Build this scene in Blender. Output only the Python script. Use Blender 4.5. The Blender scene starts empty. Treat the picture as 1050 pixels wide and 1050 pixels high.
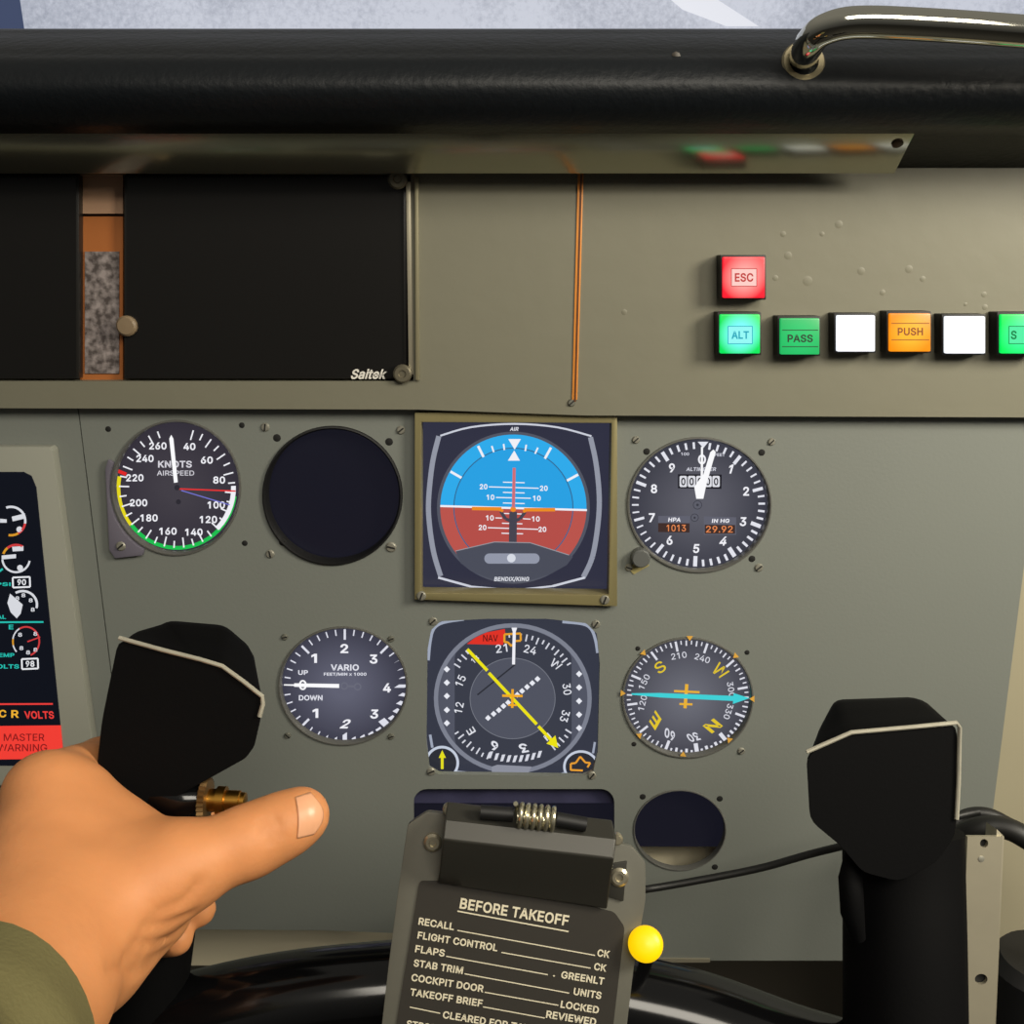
import bpy, bmesh, math, random
import numpy as np
from mathutils import Vector, Matrix
from mathutils.bvhtree import BVHTree

random.seed(7)
C = bpy.context.scene.collection
rad = math.radians

# ---------------------------------------------------------------- camera
F = 1050.0
PITCH = rad(14.0)
ZC = 1.05                                   # height of the point looked at
DIST = 0.60
FWD = Vector((0, math.cos(PITCH), -math.sin(PITCH)))
RIGHT = Vector((1, 0, 0))
UP = Vector((0, math.sin(PITCH), math.cos(PITCH)))
EYE = Vector((0, 0, ZC)) - FWD * DIST
cam = bpy.data.cameras.new('camera')
cam.sensor_width = 36.0
cam.lens = 36.0 * F / 1050.0
cam.clip_start = 0.02
co = bpy.data.objects.new('camera', cam)
C.objects.link(co)
co.location = EYE
co.rotation_euler = (math.pi / 2 - PITCH, 0, 0)
bpy.context.scene.camera = co

# ---------------------------------------------------------------- world, lamps, exposure
sc = bpy.context.scene
sc.view_settings.view_transform = 'Standard'
sc.view_settings.look = 'None'
sc.view_settings.gamma = 1.0
sc.view_settings.exposure = 0.0
sc.view_settings.use_curve_mapping = False
w = bpy.data.worlds.new('room_air')
sc.world = w
w.use_nodes = True
nt = w.node_tree
bg = nt.nodes['Background']
tc = nt.nodes.new('ShaderNodeTexCoord')
sep = nt.nodes.new('ShaderNodeSeparateXYZ')
mr = nt.nodes.new('ShaderNodeMapRange')
mr.inputs[1].default_value = -0.6
mr.inputs[2].default_value = 0.8
rp = nt.nodes.new('ShaderNodeValToRGB')
rp.color_ramp.elements[0].color = (0.012, 0.011, 0.010, 1)
rp.color_ramp.elements[1].color = (0.30, 0.285, 0.25, 1)
e = rp.color_ramp.elements.new(0.45)
e.color = (0.11, 0.107, 0.098, 1)
nt.links.new(tc.outputs['Generated'], sep.inputs[0])
nt.links.new(sep.outputs['Z'], mr.inputs[0])
nt.links.new(mr.outputs[0], rp.inputs[0])
nt.links.new(rp.outputs[0], bg.inputs[0])
bg.inputs[1].default_value = 0.85


def area(name, loc, target, size, power, col):
    l = bpy.data.lights.new(name, 'AREA')
    l.shape = 'RECTANGLE'
    l.size, l.size_y = size
    l.energy = power
    l.color = col
    o = bpy.data.objects.new(name, l)
    C.objects.link(o)
    o.location = loc
    o.rotation_euler = (Vector(target) - Vector(loc)).to_track_quat('-Z', 'Y').to_euler()
    return o


area('fascia_fill_lamp', (0.66, -0.50, 1.44), (0.2, 0.0, 1.1), (0.25, 0.25), 7.4, (1.0, 0.92, 0.76))  # unseen lamp added low at the right to brighten the fascia
area('ceiling_lamp_behind', (0.38, -1.4, 1.98), (0.0, 0.0, 1.0), (0.9, 0.5), 14.8, (1.0, 0.93, 0.80))


# ---------------------------------------------------------------- helpers
def lin(c):
    out = []
    for v in c[:3]:
        v = max(v, 0) / 255.0
        out.append(v / 12.92 if v <= 0.04045 else ((v + 0.055) / 1.055) ** 2.4)
    return (out[0], out[1], out[2], 1.0)


MATS = {}


def mat(name, col, rough=0.5, metal=0.0, emit=0.0, ecol=None, bump=0.0, bscale=200.0, vary=0.0,
        vscale=20.0, spec=0.5, sss=0.0, coat=0.0):
    if name in MATS:
        return MATS[name]
    m = bpy.data.materials.new(name)
    m.use_nodes = True
    n = m.node_tree
    b = n.nodes['Principled BSDF']
    b.inputs['Base Color'].default_value = lin(col)
    b.inputs['Roughness'].default_value = rough
    b.inputs['Metallic'].default_value = metal
    b.inputs['Specular IOR Level'].default_value = spec
    if coat:
        b.inputs['Coat Weight'].default_value = coat
        b.inputs['Coat Roughness'].default_value = 0.08
    if emit:
        b.inputs['Emission Color'].default_value = lin(ecol or col)
        b.inputs['Emission Strength'].default_value = emit
    if sss:
        b.inputs['Subsurface Weight'].default_value = sss
        b.inputs['Subsurface Radius'].default_value = (0.006, 0.0025, 0.0012)
        b.inputs['Subsurface Scale'].default_value = 1.0
    t = None
    if bump or vary:
        t = n.nodes.new('ShaderNodeTexCoord')
    if vary:
        no = n.nodes.new('ShaderNodeTexNoise')
        no.inputs['Scale'].default_value = vscale
        no.inputs['Detail'].default_value = 6
        n.links.new(t.outputs['Object'], no.inputs['Vector'])
        mx = n.nodes.new('ShaderNodeMix')
        mx.data_type = 'RGBA'
        k1, k2 = 1 - vary, 1 + vary
        mx.inputs[6].default_value = tuple(x * k1 for x in lin(col)[:3]) + (1,)
        mx.inputs[7].default_value = tuple(min(1, x * k2) for x in lin(col)[:3]) + (1,)
        n.links.new(no.outputs['Fac'], mx.inputs[0])
        n.links.new(mx.outputs[2], b.inputs['Base Color'])
    if bump:
        no = n.nodes.new('ShaderNodeTexNoise')
        no.inputs['Scale'].default_value = bscale
        no.inputs['Detail'].default_value = 5
        n.links.new(t.outputs['Object'], no.inputs['Vector'])
        bp = n.nodes.new('ShaderNodeBump')
        bp.inputs['Strength'].default_value = bump
        bp.inputs['Distance'].default_value = 0.002
        n.links.new(no.outputs['Fac'], bp.inputs['Height'])
        n.links.new(bp.outputs[0], b.inputs['Normal'])
    MATS[name] = m
    return m


def em(col, k=1.0):
    """a colour shown by a lit screen"""
    nm = 'screen_%d_%d_%d_%d' % (col[0], col[1], col[2], int(k * 100))
    return mat(nm, (4, 4, 5), rough=0.25, emit=k, ecol=col, spec=0.25)


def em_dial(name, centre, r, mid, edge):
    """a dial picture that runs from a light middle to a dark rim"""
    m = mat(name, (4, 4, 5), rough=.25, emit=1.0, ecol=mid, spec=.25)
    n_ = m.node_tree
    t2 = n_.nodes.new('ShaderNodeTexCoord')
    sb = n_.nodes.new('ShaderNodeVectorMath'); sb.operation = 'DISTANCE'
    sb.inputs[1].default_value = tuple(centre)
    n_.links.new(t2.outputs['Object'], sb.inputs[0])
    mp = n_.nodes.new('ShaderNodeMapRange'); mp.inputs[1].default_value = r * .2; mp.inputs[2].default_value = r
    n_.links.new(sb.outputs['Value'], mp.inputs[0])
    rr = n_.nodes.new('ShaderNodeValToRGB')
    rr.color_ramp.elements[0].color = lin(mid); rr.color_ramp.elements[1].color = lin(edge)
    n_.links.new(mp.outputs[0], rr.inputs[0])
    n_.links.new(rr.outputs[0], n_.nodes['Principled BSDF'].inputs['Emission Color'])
    return m


def ray(u, v):
    return FWD + RIGHT * ((u - 525) / F) + UP * ((525 - v) / F)


def W(u, v, d):
    """point at distance d along the camera axis"""
    return EYE + ray(u, v) * d


def P(u, v, y=0.0):
    """point on the upright plane at depth y (the dashboard's own plane is y = 0)"""
    r = ray(u, v)
    return EYE + r * ((y - EYE.y) / r.y)


OFF = {}


def props(o, label=None, cat=None, group=None, kind=None):
    if label: o['label'] = label
    if cat: o['category'] = cat
    if group: o['group'] = group
    if kind: o['kind'] = kind
    return o


def thing(name, loc, label, cat, group=None):
    o = bpy.data.objects.new(name, None)
    o.empty_display_size = 0.02
    C.objects.link(o)
    o.location = loc
    OFF[o.name] = Vector(loc)
    return props(o, label, cat, group)


def link(name, verts, faces, material, parent=None, smooth=False, mids=None, loc=None):
    off = Vector(loc) if loc is not None else (OFF[parent.name] if parent else Vector((0, 0, 0)))
    me = bpy.data.meshes.new(name)
    me.from_pydata([tuple(Vector(v) - off) for v in verts], [], [tuple(f) for f in faces])
    ms = material if isinstance(material, (list, tuple)) else [material]
    for m in ms:
        me.materials.append(m)
    if mids:
        me.polygons.foreach_set('material_index', mids)
    if smooth:
        me.polygons.foreach_set('use_smooth', [True] * len(me.polygons))
    me.update()
    o = bpy.data.objects.new(name, me)
    C.objects.link(o)
    if parent:
        o.parent = parent
    else:
        o.location = off
    OFF[o.name] = off
    return o


def autosmooth(o, ang=35):
    me = o.data
    bm = bmesh.new()
    bm.from_mesh(me)
    for f in bm.faces:
        f.smooth = True
    for ed in bm.edges:
        if len(ed.link_faces) == 2 and ed.calc_face_angle(0) > rad(ang):
            ed.smooth = False
    bmesh.ops.recalc_face_normals(bm, faces=bm.faces)
    bm.to_mesh(me)
    bm.free()
    return o


def bevel(o, width, seg=2, ang=30):
    me = o.data
    bm = bmesh.new()
    bm.from_mesh(me)
    bmesh.ops.remove_doubles(bm, verts=bm.verts, dist=1e-6)
    bmesh.ops.recalc_face_normals(bm, faces=bm.faces)
    es = [ed for ed in bm.edges if len(ed.link_faces) == 2 and ed.calc_face_angle(0) > rad(ang)]
    bmesh.ops.bevel(bm, geom=es, offset=width, segments=seg, profile=0.6, affect='EDGES', clamp_overlap=True)
    bm.to_mesh(me)
    bm.free()
    return autosmooth(o)


class MB:
    def __init__(self):
        self.v, self.f = [], []

    def add(self, vs, fs):
        b = len(self.v)
        self.v += [Vector(x) for x in vs]
        self.f += [[i + b for i in f] for f in fs]
        return self

    def box(self, lo, hi):
        x0, y0, z0 = lo
        x1, y1, z1 = hi
        return self.add([(x0, y0, z0), (x1, y0, z0), (x1, y1, z0), (x0, y1, z0),
                         (x0, y0, z1), (x1, y0, z1), (x1, y1, z1), (x0, y1, z1)],
                        [(3, 2, 1, 0), (4, 5, 6, 7), (0, 1, 5, 4), (1, 2, 6, 5), (2, 3, 7, 6), (3, 0, 4, 7)])

    def prism(self, pts, vec):
        n = len(pts)
        vec = Vector(vec)
        vs = [Vector(p) for p in pts] + [Vector(p) + vec for p in pts]
        fs = [list(range(n)), list(range(2 * n - 1, n - 1, -1))]
        fs += [[(i + 1) % n, i, i + n, (i + 1) % n + n] for i in range(n)]
        return self.add(vs, fs)

    def loft(self, rings, cap=True):
        n = len(rings[0])
        vs = [p for r in rings for p in r]
        fs = []
        for k in range(len(rings) - 1):
            for i in range(n):
                j = (i + 1) % n
                fs.append([k * n + i, k * n + j, (k + 1) * n + j, (k + 1) * n + i])
        if cap:
            fs.append(list(range(n - 1, -1, -1)))
            fs.append([(len(rings) - 1) * n + i for i in range(n)])
        return self.add(vs, fs)

    def tube(self, path, r, n=16, cap=True, squash=1.0):
        path = [Vector(p) for p in path]
        if not isinstance(r, (list, tuple)):
            r = [r] * len(path)
        rings = []
        nrm = None
        for i, p in enumerate(path):
            t = (path[min(i + 1, len(path) - 1)] - path[max(i - 1, 0)]).normalized()
            if nrm is None:
                nrm = t.orthogonal().normalized()
            nrm = (nrm - t * nrm.dot(t)).normalized()
            b = t.cross(nrm)
            rings.append([p + (nrm * math.cos(a) + b * math.sin(a) * squash) * r[i]
                          for a in [2 * math.pi * k / n for k in range(n)]])
        return self.loft(rings, cap)

    def lathe(self, base, axis, prof, n=24):
        """prof: list of (distance along axis, radius)"""
        axis = Vector(axis).normalized()
        a = axis.orthogonal().normalized()
        b = axis.cross(a)
        base = Vector(base)
        rings = [[base + axis * h + (a * math.cos(t) + b * math.sin(t)) * max(r, 1e-5)
                  for t in [2 * math.pi * k / n for k in range(n)]] for h, r in prof]
        return self.loft(rings, True)

    def build(self, name, m, parent=None, bev=0, seg=2, smooth=True, loc=None):
        o = link(name, self.v, self.f, m, parent, loc=loc)
        if bev:
            bevel(o, bev, seg)
        elif smooth:
            autosmooth(o)
        return o


def smooth_path(pts, sub=8):
    """Catmull-Rom through points of any dimension"""
    pts = [np.array(p, float) for p in pts]
    out = []
    for i in range(len(pts) - 1):
        p0, p1, p2, p3 = pts[max(i - 1, 0)], pts[i], pts[i + 1], pts[min(i + 2, len(pts) - 1)]
        for k in range(sub):
            t = k / sub
            out.append(0.5 * ((2 * p1) + (-p0 + p2) * t + (2 * p0 - 5 * p1 + 4 * p2 - p3) * t * t +
                              (-p0 + 3 * p1 - 3 * p2 + p3) * t ** 3))
    out.append(pts[-1])
    return out


def oval(cu, cv, ru, rv, n=64):
    return [(cu + ru * math.sin(2 * math.pi * i / n), cv - rv * math.cos(2 * math.pi * i / n)) for i in range(n)]


def round_rect(u0, v0, u1, v1, r, n=6):
    pts = []
    for cx, cy, a0 in ((u1 - r, v0 + r, 0), (u1 - r, v1 - r, 90), (u0 + r, v1 - r, 180), (u0 + r, v0 + r, 270)):
        for k in range(n + 1):
            a = rad(a0 + 90 * k / n)
            pts.append((cx + r * math.sin(a), cy - r * math.cos(a)))
    return pts


def plate(name, m, outer, holes, y, thick, parent=None, bev=0.0004, loc=None):
    """a flat upright plate with real openings: outlines given on its front face"""
    cu = bpy.data.curves.new(name, 'CURVE')
    cu.dimensions = '2D'
    cu.fill_mode = 'BOTH'
    cu.extrude = thick / 2
    for ring in [outer] + holes:
        pts = [P(u, v, y) for u, v in ring]
        s = cu.splines.new('POLY')
        s.points.add(len(pts) - 1)
        for q, p in zip(s.points, pts):
            q.co = (p.x, p.z, 0, 1)
        s.use_cyclic_u = True
    ob = bpy.data.objects.new('plate_outline', cu)
    C.objects.link(ob)
    dg = bpy.context.evaluated_depsgraph_get()
    me = ob.evaluated_get(dg).to_mesh()
    vs = [(v.co.x, y + thick / 2 - v.co.z, v.co.y) for v in me.vertices]
    fs = [list(p.vertices) for p in me.polygons]
    ob.evaluated_get(dg).to_mesh_clear()
    bpy.data.objects.remove(ob)
    bpy.data.curves.remove(cu)
    o = link(name, vs, fs, m, parent, loc=loc)
    me = o.data
    bm = bmesh.new()
    bm.from_mesh(me)
    bmesh.ops.remove_doubles(bm, verts=bm.verts, dist=1e-6)
    bmesh.ops.recalc_face_normals(bm, faces=bm.faces)
    bm.to_mesh(me)
    bm.free()
    return autosmooth(o, 40)


OUTLINES = (
    'A|479|16,0,201,509,276,509,463,0,395,0,287,302,276,334,264,372,250,420,232,478,245,478,228,419,213,371,201,333,191,302,85,0|110,142,110,199,370,199,370,142;B|456|60,0,60,509,241,509,289,504,329,491,359,469,381,442,394,410,398,374,395,344,387,320,373,301,356,286,336,275,315,267,315,262,339,257,363,245,385,227,402,203,414,173,418,136,413,100,400,67,377,39,344,18,301,4,247,0|125,57,245,57,296,63,330,80,349,105,355,137,352,161,342,184,327,203,306,218,279,228,248,231,125,231|125,285,238,285,265,288,288,296,308,309,323,326,333,348,336,372,330,403,313,429,283,446,240,452,125,452;C|510|267,-7,225,-3,186,7,150,25,119,49,92,79,70,115,53,157,44,203,40,254,44,305,53,352,70,393,92,429,119,459,150,484,186,501,225,512,267,516,305,513,340,504,373,490,402,471,427,447,448,418,463,385,473,348,408,348,401,373,389,395,375,413,357,428,337,440,315,449,292,454,267,456,223,450,184,432,150,403,125,364,109,314,103,254,109,194,125,145,151,105,184,76,223,59,267,53,292,55,315,60,337,69,357,81,375,96,389,114,401,136,408,160,473,160,463,124,448,91,428,62,402,38,373,19,341,5,305,-4;D|502|219,0,96,0,96,57,215,57,272,63,318,81,354,110,379,149,394,198,399,255,394,312,379,361,354,399,320,428,275,446,221,452,93,452,93,509,225,509,273,505,315,495,353,478,399,441,433,391,449,351,458,306,462,255,458,205,449,159,433,119,411,83,384,54,351,31,312,14,268,3|125,509,125,0,60,0,60,509;E|418|60,0,60,509,372,509,372,452,125,452,125,286,355,286,355,229,125,229,125,57,375,57,375,0;F|410|60,0,60,509,369,509,369,452,125,452,125,278,346,278,346,221,125,221,125,0;G|520|269,-7,225,-3,185,7,149,25,118,49,91,79,69,116,53,157,43,203,40,254,43,305,53,352,69,393,91,429,117,459,149,484,184,501,223,512,265,516,304,513,340,504,374,489,403,469,429,445,449,416,465,384,474,349,408,349,399,372,387,393,373,411,356,427,337,439,315,448,291,454,265,456,222,450,183,432,150,404,125,364,109,314,103,254,109,194,125,145,151,105,184,76,224,59,269,53,309,57,345,71,374,93,396,123,410,160,415,202,434,199,283,199,283,256,478,256,478,200,471,141,451,91,419,50,377,19,326,0;H|517|60,0,60,509,125,509,125,289,392,289,392,509,457,509,457,0,392,0,392,232,125,232,125,0;I|200|68,0,68,509,133,509,133,0;J|396|185,-7,124,3,75,33,52,63,38,100,33,145,33,173,98,173,98,145,104,104,122,74,149,56,185,50,220,56,248,74,266,104,272,145,272,509,336,509,336,145,332,100,318,63,294,33,246,3;K|466|104,145,104,216,122,239,139,261,157,282,174,303,193,324,212,344,364,509,448,509,231,276,228,276|60,0,60,509,125,509,125,334,124,225,125,193,125,0|372,0,188,259,228,309,449,0;L|393|60,0,60,509,125,509,125,57,361,57,361,0;M|628|60,0,60,509,152,509,277,187,287,159,299,123,311,84,322,49,307,49,318,83,330,121,342,158,352,187,476,509,568,509,568,0,504,0,504,291,504,327,505,369,506,413,507,457,513,457,505,433,498,409,482,363,467,322,456,291,342,0,286,0,170,291,159,321,145,361,129,408,112,457,119,457,120,416,121,372,122,328,122,291,122,0'
    ';N|523|60,0,60,509,136,509,343,183,352,169,363,151,375,130,388,107,401,82,414,55,405,54,402,81,401,108,400,134,399,157,399,195,399,509,463,509,463,0,387,0,202,290,177,331,164,354,148,381,108,452,119,454,122,384,124,328,125,291,125,0;O|533|267,-7,225,-3,186,7,150,25,119,49,92,79,70,115,53,157,44,203,40,254,44,305,53,352,70,393,92,429,119,459,150,484,186,501,225,512,267,516,309,512,348,501,384,484,415,459,442,429,464,393,480,352,490,305,493,254,490,203,480,157,464,115,442,79,415,49,384,25,348,7,309,-3|267,53,310,59,349,76,383,105,408,144,425,194,430,254,425,314,408,365,383,404,349,433,310,450,267,456,223,450,184,433,151,404,125,364,109,314,103,254,109,194,125,144,151,105,184,76,223,59;P|444|60,0,60,509,235,509,289,503,332,487,366,462,390,430,404,391,409,348,404,304,390,265,366,233,332,207,289,191,235,186,125,186,125,0|125,242,233,242,269,246,297,256,318,272,333,294,342,319,344,348,342,376,333,402,318,423,297,439,268,449,232,452,125,452;Q|533|245,159,313,159,369,85,384,65,468,-48,401,-48,346,27,331,46|267,-7,225,-3,186,7,150,25,119,49,92,79,70,115,53,157,44,203,40,254,44,305,53,352,70,393,92,429,119,459,150,484,186,501,225,512,267,516,309,512,348,501,384,484,415,459,442,429,464,393,480,352,490,305,493,254,490,203,480,157,464,115,442,79,415,49,384,25,348,7,309,-3|267,53,310,59,349,76,383,105,408,144,425,194,430,254,425,314,408,365,383,404,349,433,310,450,267,456,223,450,184,433,151,404,125,364,109,314,103,254,109,194,125,144,151,105,184,76,223,59;R|449|60,0,60,509,236,509,290,504,333,489,367,465,390,433,405,395,409,352,405,309,390,271,367,240,333,217,289,203,236,198,125,198,125,0|125,255,234,255,269,258,298,267,319,281,334,300,342,324,345,352,342,380,334,405,319,425,298,440,269,449,233,452,125,452|353,0,230,229,303,229,428,0;S|446|224,-9,172,-4,128,9,91,31,64,60,46,96,38,137,104,137,110,110,123,88,142,71,166,59,194,52,224,49,257,52,286,60,311,74,329,92,341,114,346,139,342,161,332,179,316,193,296,205,272,214,245,222,184,239,128,260,86,289,60,326,52,372,58,413,75,448,102,476,138,498,180,511,227,516,275,511,316,498,351,476,377,449,394,415,401,378,337,378,326,412,302,437,267,453,225,459,194,456,167,448,145,435,129,418,118,398,115,376,119,352,131,334,148,319,169,308,191,300,212,293,264,279,287,272,312,264,336,252,359,238,379,220,395,198,405,171,408,139,403,99,386,64,360,34,323,11,278,-4;T|448|32,452,32,509,417,509,417,452,257,452,257,0,193,0,193,452;U|517|259,-8,203,-2,154,15,114,43,85,80,66,124,60,173,60,509,124,509,124,178,128,144,141,113,160,87,187,68,220,56,259,52,298,56,331,68,357,87,377,113,389,144,393,178,393,509,457,509,457,173,451,124,433,80,403,43,363,15,315,-2;V|479|204,0,16,509,84,509,192,206,203,176,215,137,230,89,248,31,235,31,252,90,267,138,279,176,290,206,395,509,463,509,278,0'
    ';W|686|155,0,16,509,82,509,163,196,170,171,175,145,187,94,192,67,197,40,189,40,194,67,200,94,205,120,211,145,224,196,306,509,380,509,462,196,468,171,474,145,486,94,492,67,497,40,488,40,493,67,499,94,504,120,510,145,523,196,603,509,670,509,530,0,455,0,368,323,359,356,351,391,344,431,336,475,350,475,342,433,335,395,327,359,318,323,230,0;X|474|18,0,217,284,217,236,29,509,104,509,178,400,192,379,204,361,214,345,223,329,233,312,243,292,232,292,252,329,261,345,272,361,298,400,374,509,446,509,259,239,259,287,456,0,382,0,292,129,268,165,259,180,250,195,241,212,230,231,244,231,235,213,225,196,216,181,206,166,182,129,91,0;Y|472|203,0,203,208,16,509,91,509,192,344,208,318,222,292,236,264,250,230,224,230,237,265,251,293,265,318,280,344,381,509,455,509,268,208,268,0;Z|438|42,0,42,46,273,385,289,408,306,431,323,453,341,476,348,454,317,453,285,452,254,452,223,452,40,452,40,509,397,509,397,462,169,129,152,105,134,81,97,33,90,54,121,56,152,57,183,57,214,57,399,57,399,0;0|453|227,-7,174,1,130,24,95,62,69,113,57,155,50,202,48,254,50,306,57,353,69,395,95,447,130,484,174,508,227,516,279,508,323,484,358,447,384,395,396,353,403,306,405,254,403,202,396,155,384,113,359,62,323,24,279,1|227,50,261,56,290,74,313,103,330,144,340,194,344,254,340,314,330,365,313,405,290,435,261,453,227,460,192,453,163,435,140,405,123,365,113,314,109,254,113,194,123,144,140,103,163,74,192,56;1|453|76,0,76,55,391,55,391,0|276,509,276,0,212,0,212,448,209,448,86,358,86,427,198,509;2|453|64,0,64,47,234,229,261,257,282,282,299,305,311,327,318,348,320,371,317,397,308,419,293,436,273,449,250,457,224,460,196,457,172,447,153,433,139,413,130,390,127,362,66,362,71,405,86,442,111,473,143,496,182,511,225,516,268,511,306,497,337,474,361,445,376,411,381,372,378,345,371,318,357,290,336,259,306,223,267,180,153,60,153,57,389,57,389,0;3|453|218,-7,173,-3,133,10,98,30,70,57,52,91,44,132,109,132,115,107,126,87,144,71,165,59,191,52,219,50,248,53,275,61,297,74,315,93,325,116,329,145,326,172,316,196,299,217,275,234,242,244,201,248,157,248,157,299,288,448,288,452,70,452,70,509,372,509,372,461,211,278,211,289,264,288,308,276,344,253,371,222,387,186,393,145,387,103,370,66,344,36,309,12,266,-2;4|453|40,105,40,158,247,509,311,509,109,166,109,163,413,163,413,105|282,0,282,121,282,146,282,318,343,318,343,0;5|453|221,-7,178,-2,140,11,108,32,83,60,66,93,60,130,122,130,127,108,138,89,154,73,173,60,196,52,221,50,250,53,276,64,298,82,314,104,324,131,328,162,324,193,314,221,297,244,275,262,248,273,218,277,192,275,167,268,145,258,128,246,67,253,96,509,366,509,366,452,151,452,134,301,136,301,155,315,178,325,203,331,229,334,263,330,294,321,321,306,345,285,364,260,379,231,388,199,391,163,385,117,369,76,343,41,309,15,268,-1'
    ';6|453|226,-7,182,-1,142,15,109,40,84,74,69,115,64,162,68,199,80,239,102,285,137,340,252,509,322,509,151,261,145,261,154,275,165,288,179,299,196,307,214,312,235,314,278,309,316,295,346,271,370,240,384,201,389,157,384,112,368,73,343,39,310,14,271,-2|226,48,254,52,279,63,299,79,314,101,324,128,327,157,324,187,314,213,299,235,279,251,254,262,226,265,198,262,174,252,153,235,138,214,128,188,125,158,128,128,138,102,153,79,174,63,198,52;7|453|97,0,323,448,323,452,62,452,62,509,391,509,391,449,165,0;8|453|226,-7,178,-2,136,11,101,33,74,62,57,96,52,135,55,166,65,195,81,220,101,241,125,256,153,265,153,267,119,282,93,308,76,342,70,380,75,417,90,450,114,477,146,498,184,511,226,516,269,511,306,498,337,477,361,450,377,417,382,380,376,342,359,308,333,282,300,267,300,265,327,256,351,241,372,220,387,195,397,166,401,135,395,96,378,62,352,33,317,11,275,-2|226,49,258,52,285,60,307,74,323,91,333,113,337,139,333,165,322,189,305,208,283,223,256,232,226,235,196,232,169,223,147,208,130,189,119,165,115,139,119,113,129,91,145,74,167,60,195,52|226,290,252,292,274,300,293,313,307,330,316,351,319,376,316,399,308,420,294,437,275,449,252,457,226,460,200,457,177,449,159,437,145,420,136,399,133,376,136,351,145,330,159,313,178,300,201,292;9|453|226,516,271,510,310,494,343,468,368,434,384,393,389,347,385,309,373,270,350,224,315,168,200,0,130,0,301,248,307,248,299,234,287,221,273,210,257,202,238,196,218,195,175,199,137,214,106,237,83,269,68,307,64,352,69,397,85,436,110,469,143,494,182,510|226,460,199,457,174,446,154,429,138,407,129,381,125,352,129,322,138,295,154,274,174,257,199,247,226,243,254,247,279,257,299,273,314,295,324,321,327,350,324,381,314,407,299,429,279,446,254,457;/|249|235,533,71,-76,14,-76,178,533;.|187|95,-4,78,-1,63,9,53,24,50,41,53,59,63,73,78,83,95,87,113,83,128,73,138,59,141,41,138,24,128,9,113,-1;x|378|21,0,171,218,171,171,29,379,100,379,147,306,164,279,179,253,193,229,207,206,175,206,190,229,202,253,216,279,233,306,282,379,352,379,209,169,209,214,358,0,287,0,231,85,214,112,200,136,187,159,173,182,205,182,191,159,178,136,165,112,148,85,91,0;a|389|160,-9,126,-5,94,5,68,22,48,45,35,73,30,108,34,138,43,161,58,179,78,193,100,203,125,211,152,216,178,220,234,227,252,230,265,235,273,243,276,255,276,257,273,279,267,297,256,311,240,322,220,329,196,331,171,329,149,322,132,313,118,301,107,288,100,274,41,291,57,322,79,346,104,364,133,375,163,382,194,384,215,383,239,379,263,372,286,360,306,343,322,320,333,290,337,251,337,0,277,0,277,52,272,52,264,38,252,25,236,12,215,1,190,-6|170,45,202,49,228,59,248,74,263,93,272,115,276,138,276,190,270,186,259,182,246,179,231,176,200,171,175,168,154,164,134,159,117,150,103,139,95,124,92,105,94,87,102,72,114,61,130,52,149,47;i|166|53,0,53,379,114,379,114,0|84,443,67,446,54,455,44,468,41,483,44,499,54,512,67,521,84,524,100,521,114,512,123,499,126,483,123,468,114,455,100,446;t|227|204,379,204,327,6,327,6,379|65,471,126,471,126,98,128,76,136,61,150,53,170,50,185,51,202,54,213,2,203,-1,192,-3,180,-4,168,-4,125,2,92,21,72,52,65,93'
    ';e|404|212,-8,161,-2,117,16,82,46,56,85,40,132,34,187,39,242,55,290,81,329,115,359,157,378,205,384,236,382,266,374,294,361,319,341,341,315,357,282,368,242,371,194,371,169,75,169,75,221,338,221,310,202,307,237,298,269,283,294,263,314,237,326,205,330,173,326,146,313,125,294,109,270,99,241,96,211,96,178,100,139,110,106,128,80,151,61,179,50,212,46,234,48,254,53,271,61,285,73,297,88,306,105,365,91,353,63,335,39,311,19,283,4,249,-5;k|380|110,137,110,212,121,212,284,379,360,379,184,199,177,199|53,0,53,509,114,509,114,0|294,0,148,186,191,229,372,0; |187')
GSHAPE = {}
for rec in OUTLINES.split(';'):
    fld = rec.split('|')
    cons = []
    for q in fld[2:]:
        q = np.array([int(k) for k in q.split(',')], float).reshape(-1, 2) / 1000
        q = q[np.linalg.norm(q - np.roll(q, 1, 0), axis=1) > .0055]      # drop near-doubled points
        cons.append(q)
    if fld[0] == '1':                       # a plain one without a foot
        cons = [np.array([(.276, .509), (.276, 0), (.208, 0), (.208, .425), (.086, .352), (.086, .425), (.196, .509)])]
    GSHAPE[fld[0]] = (int(fld[1]) / 1000, cons)
GMESH = {}
GL = {}


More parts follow.
